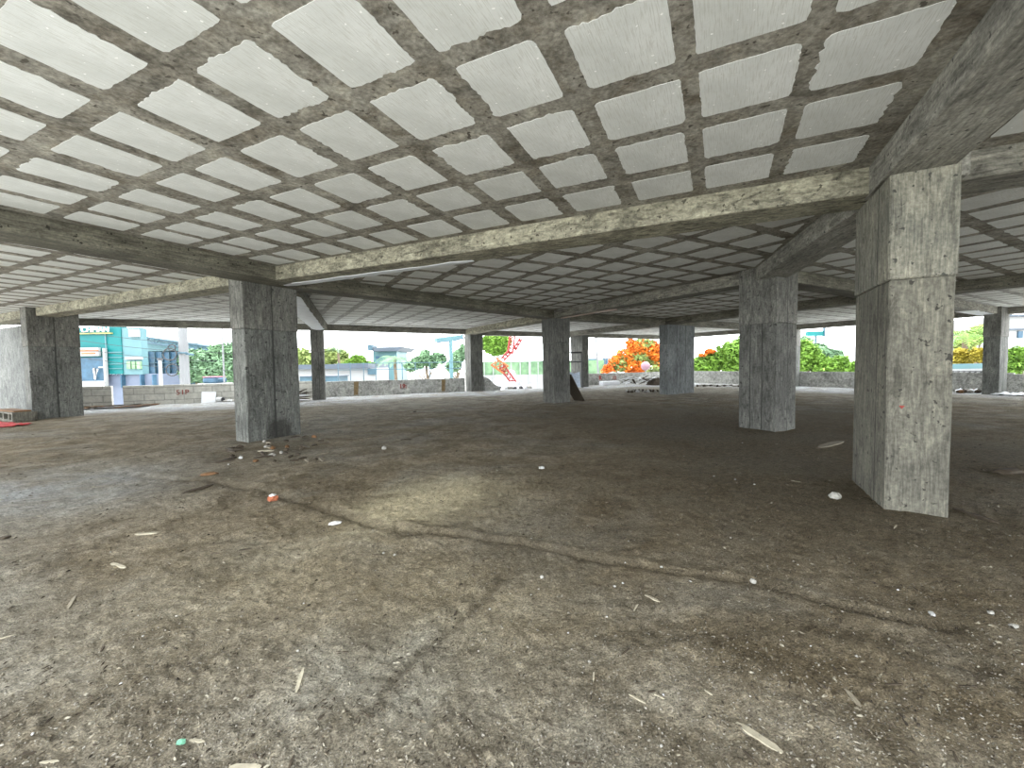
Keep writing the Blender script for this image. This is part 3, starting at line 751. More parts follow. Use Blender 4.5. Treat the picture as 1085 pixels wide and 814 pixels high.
# loose gravel: uncountable
def gravel():
    vs, fs = [], []
    base = bmesh.new(); bmesh.ops.create_icosphere(base, subdivisions=1, radius=1)
    bv = [v.co.copy() for v in base.verts]; bf = [[v.index for v in f.verts] for f in base.faces]; base.free()
    r2 = random.Random(9)
    n = 0
    while n < 9000:
        px, py = r2.uniform(-20, 1105), 560+r2.random()**.8*270
        p = on_z(px, py)
        if noise.noise(Vector((p.x*1.1, p.y*1.1, 2))) < r2.uniform(-.55, .25): continue
        s = r2.uniform(.0018, .0048)*(1.8 if r2.random() < .06 else 1)
        z = fh(p.x, p.y)
        k = len(vs); a = r2.uniform(0, 6.3); ca, sa = math.cos(a), math.sin(a); ex, ey, ez = s*r2.uniform(.8, 1.6), s*r2.uniform(.6, 1), s*r2.uniform(.5, .8)
        for v in bv:
            x, y = v.x*ex, v.y*ey
            vs.append((p.x+x*ca-y*sa, p.y+x*sa+y*ca, z+v.z*ez+ez*.3))
        fs += [tuple(k+i for i in f) for f in bf]; n += 1
    m, nt, b = mat('gravel')
    c = ramp(nt, noi(nt, coords(nt), 70, 2, .5), [(.38, (.09, .08, .06)), (.5, (.18, .165, .13)), (.62, (.30, .28, .24))]).outputs[0]
    nt.links.new(c, b.inputs['Base Color']); b.inputs['Roughness'].default_value = .9
    o = pym('loose_gravel', vs, fs, m); tag(o, 'fine loose gravel scattered over the near dirt floor', 'gravel', 'stuff')
gravel()
def chip_litter():
    vs, fs = [], []; r2 = random.Random(21); n = 0
    while n < 3400:
        px, py = r2.uniform(-20, 1105), 455+r2.random()**1.1*375
        if 890 < px < 1015 and py < 556 or abs(px-285) < 42 and py < 476: continue
        p = on_z(px, py)
        if noise.noise(Vector((p.x*.8, p.y*.8, 8))) < r2.uniform(-.5, .3): continue
        r_ = p.length; L = r2.uniform(.008, .036)*(.7+.12*r_)*(1.7 if r2.random() < .05 else 1); W = L*r2.uniform(.12, .4); Hh = W*.5
        a = r2.gauss(.9, .9); ca, sa = math.cos(a), math.sin(a); z = fh(p.x, p.y); t = r2.uniform(-.15, .15); k = len(vs)
        for x, y, w in ((-1, 0, 0), (-.3, -1, 0), (.6, -.8, 0), (1, .1, 0), (.4, 1, 0), (-.5, .7, 0), (-.1, 0, 1)):
            xx, yy = x*L/2, y*W/2
            vs.append((p.x+xx*ca-yy*sa, p.y+xx*sa+yy*ca, z+.001+w*Hh+x*t*L/2+.002*w))
        fs += [(k+i, k+(i+1) % 6, k+6) for i in range(6)]; n += 1
    m, nt, b = mat('wood_chip_litter')
    c = ramp(nt, noi(nt, coords(nt), 19, 2, .5), [(.40, (.035, .028, .02)), (.5, (.075, .06, .042)), (.56, (.15, .13, .09)), (.64, (.27, .25, .195))]).outputs[0]
    nt.links.new(c, b.inputs['Base Color']); b.inputs['Roughness'].default_value = .9
    o = pym('wood_debris', vs, fs, m); tag(o, 'tiny wood chips and crumbs strewn all over the dirt floor', 'wood chips', 'stuff')
chip_litter()

# ------------------------------------------------------------------ things along the back and sides
def plate(name, pts, th, m, parent=None):
    """slab between 4 corner points, thickness th away from the camera"""
    P = [Vector(p) for p in pts]; n = (P[1]-P[0]).cross(P[2]-P[0]).normalized()
    if n.dot(P[0]-Vector((0, 0, EYE))) < 0: n = -n
    org = sum(P, Vector())/len(P); k = len(P)
    vs = [p-org for p in P]+[p-org+n*th for p in P]
    fs = [tuple(range(k)), tuple(reversed(range(k, 2*k)))]+[(i, k+i, k+(i+1) % k, (i+1) % k) for i in range(k)]
    o = pym(name, vs, fs, m, parent); o.location = org if parent is None else org-parent.location
    bm = bmesh.new(); bm.from_mesh(o.data); bmesh.ops.recalc_face_normals(bm, faces=bm.faces); bm.to_mesh(o.data); bm.free()
    return o
# dark board leaning on mid floor column
o = plate('leaning_board', [(3.09, 18.36, 0), (2.72, 18.93, 0), (2.06, 18.66, 1.16), (2.47, 17.99, 1.16)], .03, M['wood_dark'])
tag(o, 'dark board leaning against the mid floor column', 'board')
# scaffold frame and film by far column
fx0, fx1, Yf = at(601, 411, 28.6), at(617, 411, 28.6), 28.6
r = empty('scaffold_frame', ((fx0.x+fx1.x)/2, Yf, 0), 0, 'dark metal frame standing before the far column', 'frame')
bm = bmesh.new()
z1 = at(610, 373.5, Yf).z; z2 = at(610, 383.5, Yf).z
hw = (fx1.x-fx0.x)/2
for x in (-hw, hw): add_tube(bm, [(x, 0, 0), (x, .25, z1)], .045, 8)
add_tube(bm, [(-hw, .25, z1), (hw, .25, z1)], .05, 8); add_tube(bm, [(-hw, .2, z2), (hw, .2, z2)], .035, 8)
bmo('frame_tubes', bm, M['dark'], r)
zf = at(610, 394, Yf).z
o = pym('plastic_film', [(-hw+.1, -.02, .05), (hw-.12, -.02, .05), (hw-.15, .1, zf), (0, .12, zf*.9), (-hw+.1, .1, zf*1.02), (-hw+.1, .01, .05), (hw-.12, .01, .05), (hw-.15, .13, zf), (0, .15, zf*.9), (-hw+.1, .13, zf*1.02)],
        [(0, 1, 2, 3, 4), (9, 8, 7, 6, 5), (0, 5, 6, 1), (1, 6, 7, 2), (2, 7, 8, 3), (3, 8, 9, 4), (4, 9, 5, 0)], M['film'], r)
o['label'] = 'pale blue plastic film'
# white foam block and pile at the wall under the orange tree
a, b2 = at(636, 408, 31.2), at(657, 408, 31.6)
bm = bmesh.new(); add_box(bm, (-.72, -.3, 0), (.72, .3, .30), bevel=.03)
o = bmo('foam_block', bm, M['pvc']); o.location = ((a.x+b2.x)/2, 31.6, 0); o.rotation_euler.z = .35; tag(o, 'long white foam block at the wall under the orange tree', 'foam block')
for i in range(22):
    px = rr.uniform(660, 690); Y = 31.6+rr.uniform(-.6, .6); x = at(px, 405, Y).x
    h = rr.uniform(.05, .5)*(1 if px > 665 else .5)
    a_ = rr.uniform(0, 3.14); d = Vector((math.cos(a_), math.sin(a_)*.6, rr.uniform(-.45, .45)))*rr.uniform(.25, .55)
    c_ = Vector((x, Y, max(h, abs(d.z)+.05)))
    w = rr.random() < .55
    o = stick(c_-d, c_+d, .14, .05, M['pvc'] if w else M['wood_dark'], 'scrap_board', seed=500+i)
    tag(o, 'white scrap board in the heap against the far wall' if w else 'dark scrap board in the heap against the far wall', 'scrap board', group='white boards of the scrap heap' if w else 'dark boards of the scrap heap')
def heap(name, c, sx, sy, sz, m, label, seed=0, cat='heap'):
    bm = bmesh.new(); bmesh.ops.create_grid(bm, x_segments=22, y_segments=16, size=1)
    for v in bm.verts:
        rr_ = math.hypot(v.co.x, v.co.y); h = max(0, 1-rr_**1.6)
        v.co.z = h*sz*(.75+.7*noise.noise(Vector((v.co.x*4+seed, v.co.y*4, seed))))+.0-.02
        v.co.x *= sx; v.co.y *= sy
        v.co += noise.noise_vector(Vector((v.co.x*6, v.co.y*6, seed)))*.05*min(1, h*3)
        v.co.z = max(v.co.z, -.03)
    o = bmo(name, bm, m); o.location = c
    return tag(o, label, cat)
c_ = at(696, 408, 31.2); heap('rubble_heap', (c_.x, 31.3, 0), .8, .7, .62, M['wood_dark'], 'dark heap of rubble left of the three-board column', 3, 'rubble heap')
for i in range(18):
    px = 664+i*1.9; p = on_z(px, 415.5+rr.uniform(-.8, .8))
    tag(stone(p, .12, .09, .10, M['white'] if i % 6 == 0 else M['wood_dark'] if i % 2 else M['stone'], 'rubble_lump', rr.random()*3, 700+i, 1), 'rubble lump in the line on the floor left of three-board column', 'rubble lump', group='line of rubble on the far floor')
for i in range(20):
    px = 739+i*2.4; p = on_z(px, 409.3+rr.uniform(-.6, .6)+i*.03)
    tag(stone(p, .14, .1, .09, M['stone'] if i % 3 else M['wood_dark'], 'rubble_lump', rr.random()*3, 740+i, 1), 'rubble lump along the wall under the green shrubs', 'rubble lump', group='rubble along the far right wall')
# white board and bucket at the left wall
def lean_at_wall(px0, px1, py_t, py_b, th, m, name, label, cat):
    t0, t1 = on_wall(px0+.6, py_t, .10), on_wall(px1, py_t, .10)
    b0, b1 = on_wall(px0, py_b, .35), on_wall(px1-.8, py_b, .35)
    b0.z = b1.z = .0
    return tag(plate(name, [b0, b1, t1, t0], th, m), label, cat)
lean_at_wall(213, 229, 415.3, 427, .05, M['pvc'], 'leaning_slab', 'pale square slab leaning against the block wall', 'slab')
p = on_wall(234.5, 425, .4)
r = empty('paint_bucket', (p.x, p.y, 0), 0, 'small pale bucket lying by the block wall', 'bucket')
bm = bmesh.new(); add_tube(bm, [(-.16, 0, .13), (.16, -.1, .14)], .13, 14, .115, cap=False); o = bmo('bucket_body', bm, M['white'], r)
bm = bmesh.new(); add_tube(bm, [(.10, -.08, .14), (.12, -.09, .14)], .11, 14); o = bmo('bucket_inside', bm, M['dark'], r); o['label'] = 'dark inside of the bucket'
for i in range(9):
    px = rr.uniform(238, 248); p = on_wall(px, 424, .3+rr.random()*.5)
    p.z = .03; tag(stone(p, .12, .09, .07, M['white'] if i % 2 else M['stone'], 'rubble_lump', rr.random()*3, 800+i, 1), 'pale rubble lump beside the bucket at the block wall', 'rubble lump', group='rubble beside the bucket')
# plank heap left of the slender column
for i in range(14):
    px = rr.uniform(308, 324); p = on_z(px, 424.0); p.y += rr.uniform(-.9, .3)
    a_ = rr.uniform(-.5, .9); d = Vector((math.cos(a_), math.sin(a_)*.5, rr.uniform(-.1, .35)))*rr.uniform(.4, .75)
    c_ = Vector((p.x, p.y, abs(d.z)+.04+rr.uniform(0, .22)))
    o = stick(c_-d, c_+d, .13, .05, M['wood_dark'] if i % 4 else M['pvc'], 'scrap_plank', seed=820+i)
    tag(o, 'dark scrap plank heaped beside the slender column' if i % 4 else 'whitish scrap plank heaped beside the slender column', 'plank', group='dark planks beside the slender column' if i % 4 else 'whitish planks beside the slender column')
# dark litter strip at the foot of the left wall
for i in range(44):
    px = rr.uniform(88, 160); p = on_wall(px, 428, .25+rr.random()**1.5*1.5); p.z = 0
    a_ = rr.uniform(-.4, 1.2); d = Vector((math.cos(a_), math.sin(a_), rr.uniform(-.05, .08)))*rr.uniform(.15, .6)
    p.z = abs(d.z)+.02
    o = stick(p-d, p+d, rr.uniform(.08, .2), .04, M[rr.choice(['wood_dark', 'wood_dark', 'dark', 'rust'])], 'scrap_stick', seed=860+i)
    tag(o, 'dark scrap stick in the strip along the block wall', 'scrap stick', group='dark scrap along the block wall')
# hollow concrete block slab and red cloth at left edge
c_ = on_z(4, 446); 
bm = bmesh.new()
add_box(bm, (-1.6, -.28, 0), (.48, .28, .06), bevel=.01); add_box(bm, (-1.6, -.28, .24), (.48, .28, .30), bevel=.01)
for x in (-1.6, -.6, .0, .36): add_box(bm, (x, -.28, .055), (x+.12, .28, .245), bevel=.008)
add_box(bm, (-1.5, .2, .05), (.4, .26, .25))
o = bmo('hollow_slab', bm, M['colR']); cc = on_z(18, 446.5); o.location = (cc.x-.1, cc.y+.2, 0); o.rotation_euler.z = AN-.05
tag(o, 'hollow concrete plank lying by the far left column', 'concrete plank')
bm = bmesh.new(); add_box(bm, (-1.2, -.2, 0), (.55, .2, .05), bevel=.008)
o = bmo('wood_board', bm, M['rust']); o.location = (cc.x-.35, cc.y+.3, .30); o.rotation_euler.z = AN; tag(o, 'brown board lying on the hollow concrete plank', 'board')
def cloth(name, c, sx, sy, amp, m, label, rz, seed):
    bm = bmesh.new(); bmesh.ops.create_grid(bm, x_segments=30, y_segments=16, size=1)
    for v in bm.verts:
        x, y = v.co.x, v.co.y
        e = 1+.22*noise.noise(Vector((math.atan2(y, x)*1.5, seed, 0)))
        v.co = Vector((x*sx*e, y*sy*e, .02+amp*(noise.noise(Vector((x*3, y*3, seed)))+.5*noise.noise(Vector((x*7, y*7, seed))) +.4)))
        v.co.z = max(.015, v.co.z)
    r_ = bmesh.ops.solidify(bm, geom=bm.faces[:], thickness=.008)
    o = bmo(name, bm, m, smooth=True); o.location = c; o.rotation_euler.z = rz
    return tag(o, label, 'cloth')
cc = on_z(6, 450.5); cloth('red_cloth', (cc.x-.6, cc.y, 0), 1.5, .42, .06, M['red'], 'crumpled red cloth on the floor at the left edge', AN+.15, 4)
# rubble and sheet near far right column
for i in range(16):
    px = rr.uniform(1020, 1044); p = on_z(px, 416.2+rr.uniform(-.6, .8)); p.y += .3
    tag(stone(p, .18, .12, .12, M[rr.choice(['wood_dark', 'stone', 'rust', 'pvc'])], 'rubble_lump', rr.random()*3, 900+i, 1), 'rubble lump left of the far right column', 'rubble lump', group='rubble left of the far right column')
cc = on_z(1079, 419); cloth('white_sheet', (cc.x, cc.y, 0), .75, .5, .09, M['pvc'], 'crumpled white sheet right of the far right column', -.8, 9)

# rubble heap in the gap
cc = at(548, 412, 28.6)
heap('rubble_heap', (cc.x-.2, 29.6, -.1), 1.9, 1.0, .62, M['pvc'], 'whitish rubble heap in the gap before the lattice boom', 7, 'rubble heap')
for i in range(16):
    px = rr.uniform(524, 572); Y = 28.2+rr.random()*1.2; x = at(px, 410, Y).x
    tag(stone(Vector((x, Y, .02)), .16, .12, .12, M[rr.choice(['dark', 'stone', 'pvc', 'stone'])], 'rubble_lump', rr.random()*3, 940+i, 1), 'rubble lump on the floor edge in the gap', 'rubble lump', group='rubble on the floor edge in the gap')

# ------------------------------------------------------------------ outside
GZ = -3.2
M['ground'] = flat('outside_ground', (.55, .54, .50), .9, .15, .3, bmp=0)
o = pym('ground', [(-260, -120, GZ), (260, -120, GZ), (260, 300, GZ), (-260, 300, GZ)], [(0, 1, 2, 3)], M['ground']); tag(o, 'pale open ground outside the building', 'ground', 'structure')
M['leaf'] = flat('leaf_green', (.075, .17, .022), .6, .5, 3, alt=(.20, .36, .05), bmp=0)
M['leafd'] = flat('leaf_blue_green', (.085, .165, .095), .6, .4, .8, alt=(.20, .33, .18), bmp=0)
M['leafy'] = flat('leaf_yellow_green', (.14, .21, .06), .6, .4, 1.2, alt=(.31, .37, .12), bmp=0)
M['flame'] = flat('flame_blossom', (.50, .075, .012), .6, .3, 1.2, alt=(.75, .24, .025), bmp=0)
M['yellow'] = flat('yellow_leaf', (.28, .21, .02), .6, .3, 2, alt=(.40, .34, .05), bmp=0)
M['bark'] = flat('bark', (.13, .10, .07), .9, .3, 4)
M['teal'] = flat('teal_cladding', (.0, .095, .10), .5, .08, .5, alt=(.0, .115, .115), bmp=0)
M['cyan'] = flat('pale_cyan_wall', (.075, .15, .165), .5, .08, .5, bmp=0)
M['lilac'] = flat('pale_lilac_wall', (.10, .12, .165), .5, .12, .6, bmp=0)
M['glass'] = flat('blue_glass', (.03, .07, .11), .45, .35, 1.2, bmp=0)
M['steel'] = flat('blue_steel', (.045, .085, .11), .5, .2, 1, bmp=0)
M['wwall'] = flat('white_render', (.26, .265, .265), .7, .06, .6, bmp=0)
M['orange'] = flat('orange_stripe', (.28, .09, .03), .6, .1, 1, bmp=0)
M['sign'] = flat('white_letter', (.5, .5, .5), .5, .05, 1, bmp=0)
M['boom'] = flat('red_steel', (.22, .03, .028), .5, .2, 1, bmp=0)
M['pole'] = flat('pole_concrete', (.15, .155, .16), .8, .1, 1, bmp=0)
M['roof'] = flat('grey_blue_roof', (.06, .075, .095), .6, .15, 1, bmp=0)
M['pink'] = flat('pink_letter', (.35, .12, .17), .5, .1, 1, bmp=0)
M['ylw'] = flat('sign_yellow', (.28, .25, .08), .5, .1, 1, bmp=0)

def pbox(bm, px0, px1, py0, py1, Y, depth=.3):
    """box whose front face at distance Y spans these pixels of the photo, depth metres deep"""
    a, b = at(px0, (py0+py1)/2, Y), at(px1, (py0+py1)/2, Y)
    z1, z0 = at((px0+px1)/2, py0, Y).z, at((px0+px1)/2, py1, Y).z
    add_box(bm, (a.x, Y, z0), (b.x, Y+depth, z1))
def part(name, root, m, boxes):
    bm = bmesh.new()
    for bx_ in boxes: pbox(bm, *bx_)
    o = bmo(name, bm, m, root); o.location = -root.location
    return o
def root_at(name, px, Y, label, cat, group=None):
    x = at(px, 390, Y).x
    return empty(name, (x, Y, GZ), 0, label, cat, None, group)
YB = 46.0
r = root_at('shop_building', 105, YB, 'teal shop building with white letters beyond the block wall', 'building')
part('facade', r, M['teal'], [(60, 129, 346.5, 397, YB, .8)])
part('side_panel', r, M['cyan'], [(129, 150, 347.5, 397, YB+.1, .8)])
part('ground_floor', r, M['lilac'], [(60, 166, 396.8, 440, YB+.4, .8)])
part('shop_window', r, M['glass'], [(70, 110, 379, 404, YB-.25, .3)])
part('window_frame', r, M['wwall'], [(109.5, 111.5, 369, 409, YB-.5, .3), (60, 111, 404, 411, YB-.6, .3), (99, 100, 390, 402, YB-.4, .2), (104, 110, 388.5, 390, YB-.4, .2)])
part('signboard', r, M['wwall'], [(70, 104, 368.5, 377.5, YB-.6, .3)])
part('sign_stripe', r, M['orange'], [(70, 103, 371.2, 372.4, YB-.7, .15), (86, 100, 374, 375.2, YB-.7, .15)])
part('letter_rule', r, M['ylw'], [(70, 117, 352.8, 354, YB-.3, .3)])
part('panel_sign', r, M['wwall'], [(136, 146, 349, 357, YB-.2, .3), (132, 149, 378, 381, YB-.2, .3)])
part('panel_window', r, M['leafd'], [(134, 138, 383, 391, YB-.2, .3), (139.5, 143, 383, 391, YB-.2, .3), (144.5, 148, 383, 391, YB-.2, .3)])
for px in (127.5, 148, 161): part('pier', r, M['glass'], [(px, px+1.3, 397, 411, YB-.1, .5)])
part('cladding_rib', r, M['cyan'], [(112, 129, 373, 373.7, YB-.12, .2), (112, 129, 378.5, 379.2, YB-.12, .2), (112, 129, 385.5, 386.2, YB-.12, .2), (112, 129, 390.4, 391, YB-.12, .2), (112, 112.8, 354, 397, YB-.12, .2)])
pt = at(98, 349.6, YB-.35)
hgt = at(98, 346.5, YB).z-at(98, 352.6, YB).z
o = text_mesh('lettering', 'TCHMAN', hgt*1.2, M['sign'], face_mtx(pt, (1, 0)), r, .06, .0); o.location = -r.location
xs = [v.co.x for v in o.data.vertices]; w0 = max(xs)-min(xs); want = at(118, 350, YB).x-at(84, 350, YB).x
for v in o.data.vertices: v.co.x = pt.x+(v.co.x-(max(xs)+min(xs))/2)*want/w0
pv = [at(99, 391, YB-.45), at(101, 402, YB-.45), at(103.5, 391, YB-.45)]
bm = bmesh.new(); add_tube(bm, pv, .08, 6); o = bmo('window_emblem', bm, M['sign'], r); o.location = -r.location
# long glazed hall
Yh = 58.0
r = root_at('glazed_hall', 185, Yh, 'long blue glazed hall with sloping roof truss behind the utility pole', 'building')
part('glass_wall', r, M['glass'], [(149, 224, 372, 440, Yh, 6)])
part('lower_wall', r, M['lilac'], [(149, 200, 396, 441, Yh-.4, 6)])
bm = bmesh.new()
tops = [at(148+i*7.7, 356.5+i*1.15, Yh-.8) for i in range(11)]
lows = [at(148+i*7.7, 362.5+i*.95, Yh-.8) for i in range(11)]
add_tube(bm, tops, .16, 6); add_tube(bm, lows, .14, 6)
for i in range(11): add_tube(bm, [tops[i], lows[i]], .1, 5)
for i in range(10): add_tube(bm, [tops[i], lows[i+1]] if i % 2 else [lows[i], tops[i+1]], .09, 5)
o = bmo('roof_truss', bm, M['steel'], r); o.location = -r.location
vs = [at(148, 357, Yh), at(225, 368.5, Yh), at(225, 373, Yh), at(148, 373, Yh)]
o = plate('upper_wall', vs, 6, M['cyan']); o.parent = r; o.location = o.location-r.location
part('mullion', r, M['steel'], [(148+i*7.7, 148.6+i*7.7, 373, 400, Yh-.3, .3) for i in range(10)]+[(149, 224, 384, 384.7, Yh-.3, .3)])
# poles
def pole(name, px, w, py0, Y, m, label, cat, extra=None):
    p = at(px, py0, Y); r = empty(name, (p.x, Y, GZ), 0, label, cat)
    bm = bmesh.new(); rad = w/2*Y/F_PX
    add_tube(bm, [(0, 0, 0), (0, 0, p.z-GZ)], rad*1.15, 10, rad); bmo('pole_shaft', bm, m, r)
    return r
Yp = 33
r = pole('utility_pole', 192.5, 8.5, 330, Yp, M['pole'], 'thick concrete utility pole with coiled cables', 'utility pole')
bm = bmesh.new()
for cx_, cy_, rx, ry in ((180, 375.5, 7.2, 6.4), (182.5, 392.2, 6.6, 6.2), (182, 368.5, 4, 3)):
    pts = [at(cx_+rx*math.cos(t*.3142), cy_+ry*math.sin(t*.3142), Yp-.6) for t in range(21)]
    add_tube(bm, pts, .045, 6)
o = bmo('cable_coil', bm, M['black'], r); o.location = -r.location
bm = bmesh.new(); add_tube(bm, [at(187, 374, Yp-.4), at(198, 374, Yp-.4)], .07, 6); add_tube(bm, [at(197, 375, Yp-.3), at(205, 376, Yp-.3)], .09, 6)
o = bmo('pole_bracket', bm, M['steel'], r); o.location = -r.location
r = pole('street_lamp', 235, 1.6, 345, 40, M['pole'], 'thin grey lamp pole before the trees at left', 'lamp post')
r = pole('gate_post', 169.5, 3.2, 382, 36, M['wwall'], 'short white post with dark cap before the glazed hall', 'post')
bm = bmesh.new(); tp = at(169.5, 381.5, 36); add_tube(bm, [(0, 0, tp.z-GZ-.02), (0, 0, tp.z-GZ+.16)], .22, 10, .16); bmo('post_cap', bm, M['dark'], r)
# overhead cables strung between the far pole and the building
bm = bmesh.new()
for k in range(4):
    pts = [at(85+i*11, 352+k*9+(i*.9)+3*math.sin(i/15*math.pi), 34) for i in range(16)]
    add_tube(bm, pts, .018, 5)
o = bmo('overhead_cables', bm, M['black']); tag(o, 'overhead cables strung across the left opening to the utility pole', 'cables')

# foliage
def leaves(name, blobs, n, size, m, parent, seed, shell=.55):
    r_ = random.Random(seed); vs, fs = [], []
    tot = sum(b[3]*b[4]*b[5] for b in blobs)
    for (cx_, cy_, cz_, sx, sy, sz) in blobs:
        k = max(12, int(n*(sx*sy*sz)/tot))
        for _ in range(k):
            d = Vector((r_.gauss(0, 1), r_.gauss(0, 1), r_.gauss(0, 1))).normalized()
            rad = shell+(1-shell)*r_.random()
            rad *= 1+.28*noise.noise(d*2.2+Vector((cx_, cy_, seed)))
            p = Vector((cx_+d.x*sx*rad, cy_+d.y*sy*rad, cz_+d.z*sz*rad))
            a = Vector((r_.gauss(0, 1), r_.gauss(0, 1), r_.gauss(0, .6))).normalized()
            b = a.cross(Vector((r_.gauss(0, 1), r_.gauss(0, 1), r_.gauss(0, 1)))).normalized()
            s = size*r_.uniform(.6, 1.4); i0 = len(vs)
            c = a.cross(b)*s*.18
            vs += [p-a*s*.5, p+b*s*.28+c, p+a*s*.55, p-b*s*.28+c]
            fs += [(i0, i0+1, i0+2), (i0, i0+2, i0+3)]
    return pym(name, vs, fs, m, parent)
def blob(root, px, py, w, h, Y, dy=1.0):
    """crown clump: centre px,py, half sizes w,h in photo pixels at distance Y; relative to root"""
    p = at(px, py, Y); k = Y/F_PX
    return (p.x-root.location.x, Y-root.location.y, p.z-root.location.z, w*k, max(w, h)*k*dy, h*k)
def tree(name, px, Y, blobs, n, size, m, label, seed, trunk=True, tn='foliage', cat='tree'):
    r = root_at(name, px, Y, label, cat)
    bl = [blob(r, *b, Y) if len(b) == 4 else blob(r, *b) for b in blobs]
    leaves(tn, bl, n, size, m, r, seed)
    if trunk:
        top = max(b[2] for b in bl); bm = bmesh.new()
        add_tube(bm, [(0, 0, 0), (.1, 0, top*.5), (0, .1, top*.85)], .22, 8, .1)
        for b in bl: add_tube(bm, [(.05, 0, top*.5), (b[0]*.6, b[1]*.6, top*.5+(b[2]-top*.5)*.5), (b[0], b[1], b[2])], .1, 6, .03)
        bmo('trunk', bm, M['bark'], r)
    return r
tree('broad_tree', 240, 52, [(232, 375, 9, 10), (245, 373, 12, 10), (222, 388, 14, 12), (240, 392, 16, 14), (254, 388, 12, 16)], 5200, .55, M['leafd'], 'broad green tree left of the broad column, beyond the block wall', 1)
tree('bushy_tree', 207, 56, [(203, 382, 9, 12), (212, 380, 8, 10), (206, 396, 12, 10)], 2600, .55, M['leafd'], 'blue green tree just right of the utility pole', 2)
tree('round_tree', 320, 50, [(320, 378, 9, 9), (318, 386, 10, 9), (328, 384, 8, 10)], 2000, .5, M['leafy'], 'yellow green tree left of the slender column', 3)
tree('leafy_tree', 353, 58, [(350, 376, 10, 8), (360, 378, 9, 8), (345, 384, 10, 8), (366, 385, 10, 6)], 3000, .5, M['leafy'], 'yellow green tree right of the slender column', 4)
tree('round_bush', 379, 55, [(379, 382, 9, 6), (372, 387, 8, 5), (390, 387, 8, 4)], 1800, .45, M['leaf'], 'low rounded green bush left of the pale cyan house', 5, cat='bush')
def palm(name, px, py, Y, n, L, m, label, seed, tn='frond', trunk=True):
    p = at(px, py, Y); r = empty(name, (p.x, Y, GZ), 0, label, 'palm'); H = p.z-GZ
    r_ = random.Random(seed)
    if trunk:
        bm = bmesh.new(); add_tube(bm, [(0, 0, 0), (.15, 0, H*.5), (0, 0, H)], .2, 8, .14); bmo('trunk', bm, M['bark'], r)
    for k in range(n):
        a = 2*math.pi*k/n+r_.uniform(-.2, .2); up = r_.uniform(.1, .9); d = Vector((math.cos(a), math.sin(a), 0)); sd = Vector((-math.sin(a), math.cos(a), 0))
        vs, fs = [], []; l = L*r_.uniform(.8, 1.1); N = 14; pr = Vector((0, 0, H))
        mid = [Vector((0, 0, H))+d*(l*t/N)+Vector((0, 0, l*(up*(t/N)-(.55+up*.5)*(t/N)**2))) for t in range(N+1)]
        for t in range(1, N):
            w = l*.30*math.sin(math.pi*(t/N)**.75)+.03
            for s in (-1, 1):
                i0 = len(vs)
                vs += [mid[t-1]*.3+mid[t]*.7, mid[t]*.7+mid[t+1]*.3, mid[t]+d*w*.5+sd*s*w-Vector((0, 0, w*.45))]
                fs.append((i0, i0+1, i0+2))
        i0 = len(vs)
        for t in range(N+1): vs += [mid[t]+sd*.02, mid[t]-sd*.02]
        for t in range(N): fs.append((i0+2*t, i0+2*t+1, i0+2*t+3, i0+2*t+2))
        pym(tn, vs, fs, m, r)
    return r
palm('palm_tree', 358, 369, 53, 11, 1.6, M['leafd'], 'small palm top above the yellow green tree', 6)
palm('palm_tree', 418, 380, 40, 14, 2.1, M['leafd'], 'leafy palm before the pale cyan house', 7)
tree('garden_tree', 452, 48, [(450, 378, 5, 8), (444, 384, 8, 7), (436, 388, 7, 6), (458, 384, 6, 7), (462, 378, 4, 5)], 2400, .42, M['leafd'], 'pointed green tree left of the cyan billboard', 8)
tree('garden_tree', 484, 46, [(485, 379, 6, 9), (480, 388, 8, 7), (491, 373, 5, 8), (468, 380, 5, 6)], 2000, .42, M['leafd'], 'green tree behind the cyan billboard post', 9)
# pale cyan house with overhanging roof
Yc = 60
r = root_at('flat_roof_house', 410, Yc, 'pale cyan house with a dark overhanging flat roof', 'house')
part('house_wall', r, M['cyan'], [(396, 421, 371, 430, Yc, 6)])
part('house_window', r, M['glass'], [(398, 402, 377.5, 380, Yc-.1, .2)])
bm = bmesh.new(); za = at(408, 367.8, Yc-1.2).z; zb = at(408, 372.2, Yc-1.2).z
xa, xb, xc, xd = at(394.5, 370, Yc-1.2).x, at(426.5, 370, Yc-1.2).x, at(396, 370, Yc-1.2).x, at(421, 370, Yc-1.2).x
vs_ = [bm.verts.new(v) for v in ((xa, Yc-1.2, za), (xb, Yc-1.2, za), (xd, Yc-1.2, zb), (xc, Yc-1.2, zb), (xa, Yc+7, za), (xb, Yc+7, za), (xd, Yc+7, zb), (xc, Yc+7, zb))]
for f in ((0, 1, 2, 3), (7, 6, 5, 4), (0, 4, 5, 1), (1, 5, 6, 2), (2, 6, 7, 3), (3, 7, 4, 0)): bm.faces.new([vs_[i] for i in f])
bmesh.ops.recalc_face_normals(bm, faces=bm.faces)
o = bmo('roof', bm, M['roof'], r); o.location = -r.location
part('chimney', r, M['steel'], [(389.5, 394.5, 365.5, 371.5, Yc-.5, 2)])
# low compound with grey roof, white wall, blue container
Yl = 44
r = root_at('low_shed', 350, Yl, 'long low white shed with grey blue roof beyond the smooth wall', 'shed')
part('shed_wall', r, M['wwall'], [(255, 398, 391, 425, Yl, 5)])
part('shed_roof', r, M['roof'], [(252, 390, 386.5, 391.5, Yl-.6, 7)])
part('shed_door', r, M['steel'], [(389.5, 398.5, 390.5, 397, Yl-.2, .3)])
r = root_at('blue_container', 345, 38, 'low blue container before the white shed', 'container')
part('container_body', r, M['steel'], [(318, 358, 399.2, 430, 38, 2.4)])
part('container_roof', r, M['roof'], [(317.5, 358.5, 398.4, 399.4, 37.9, 2.6)])
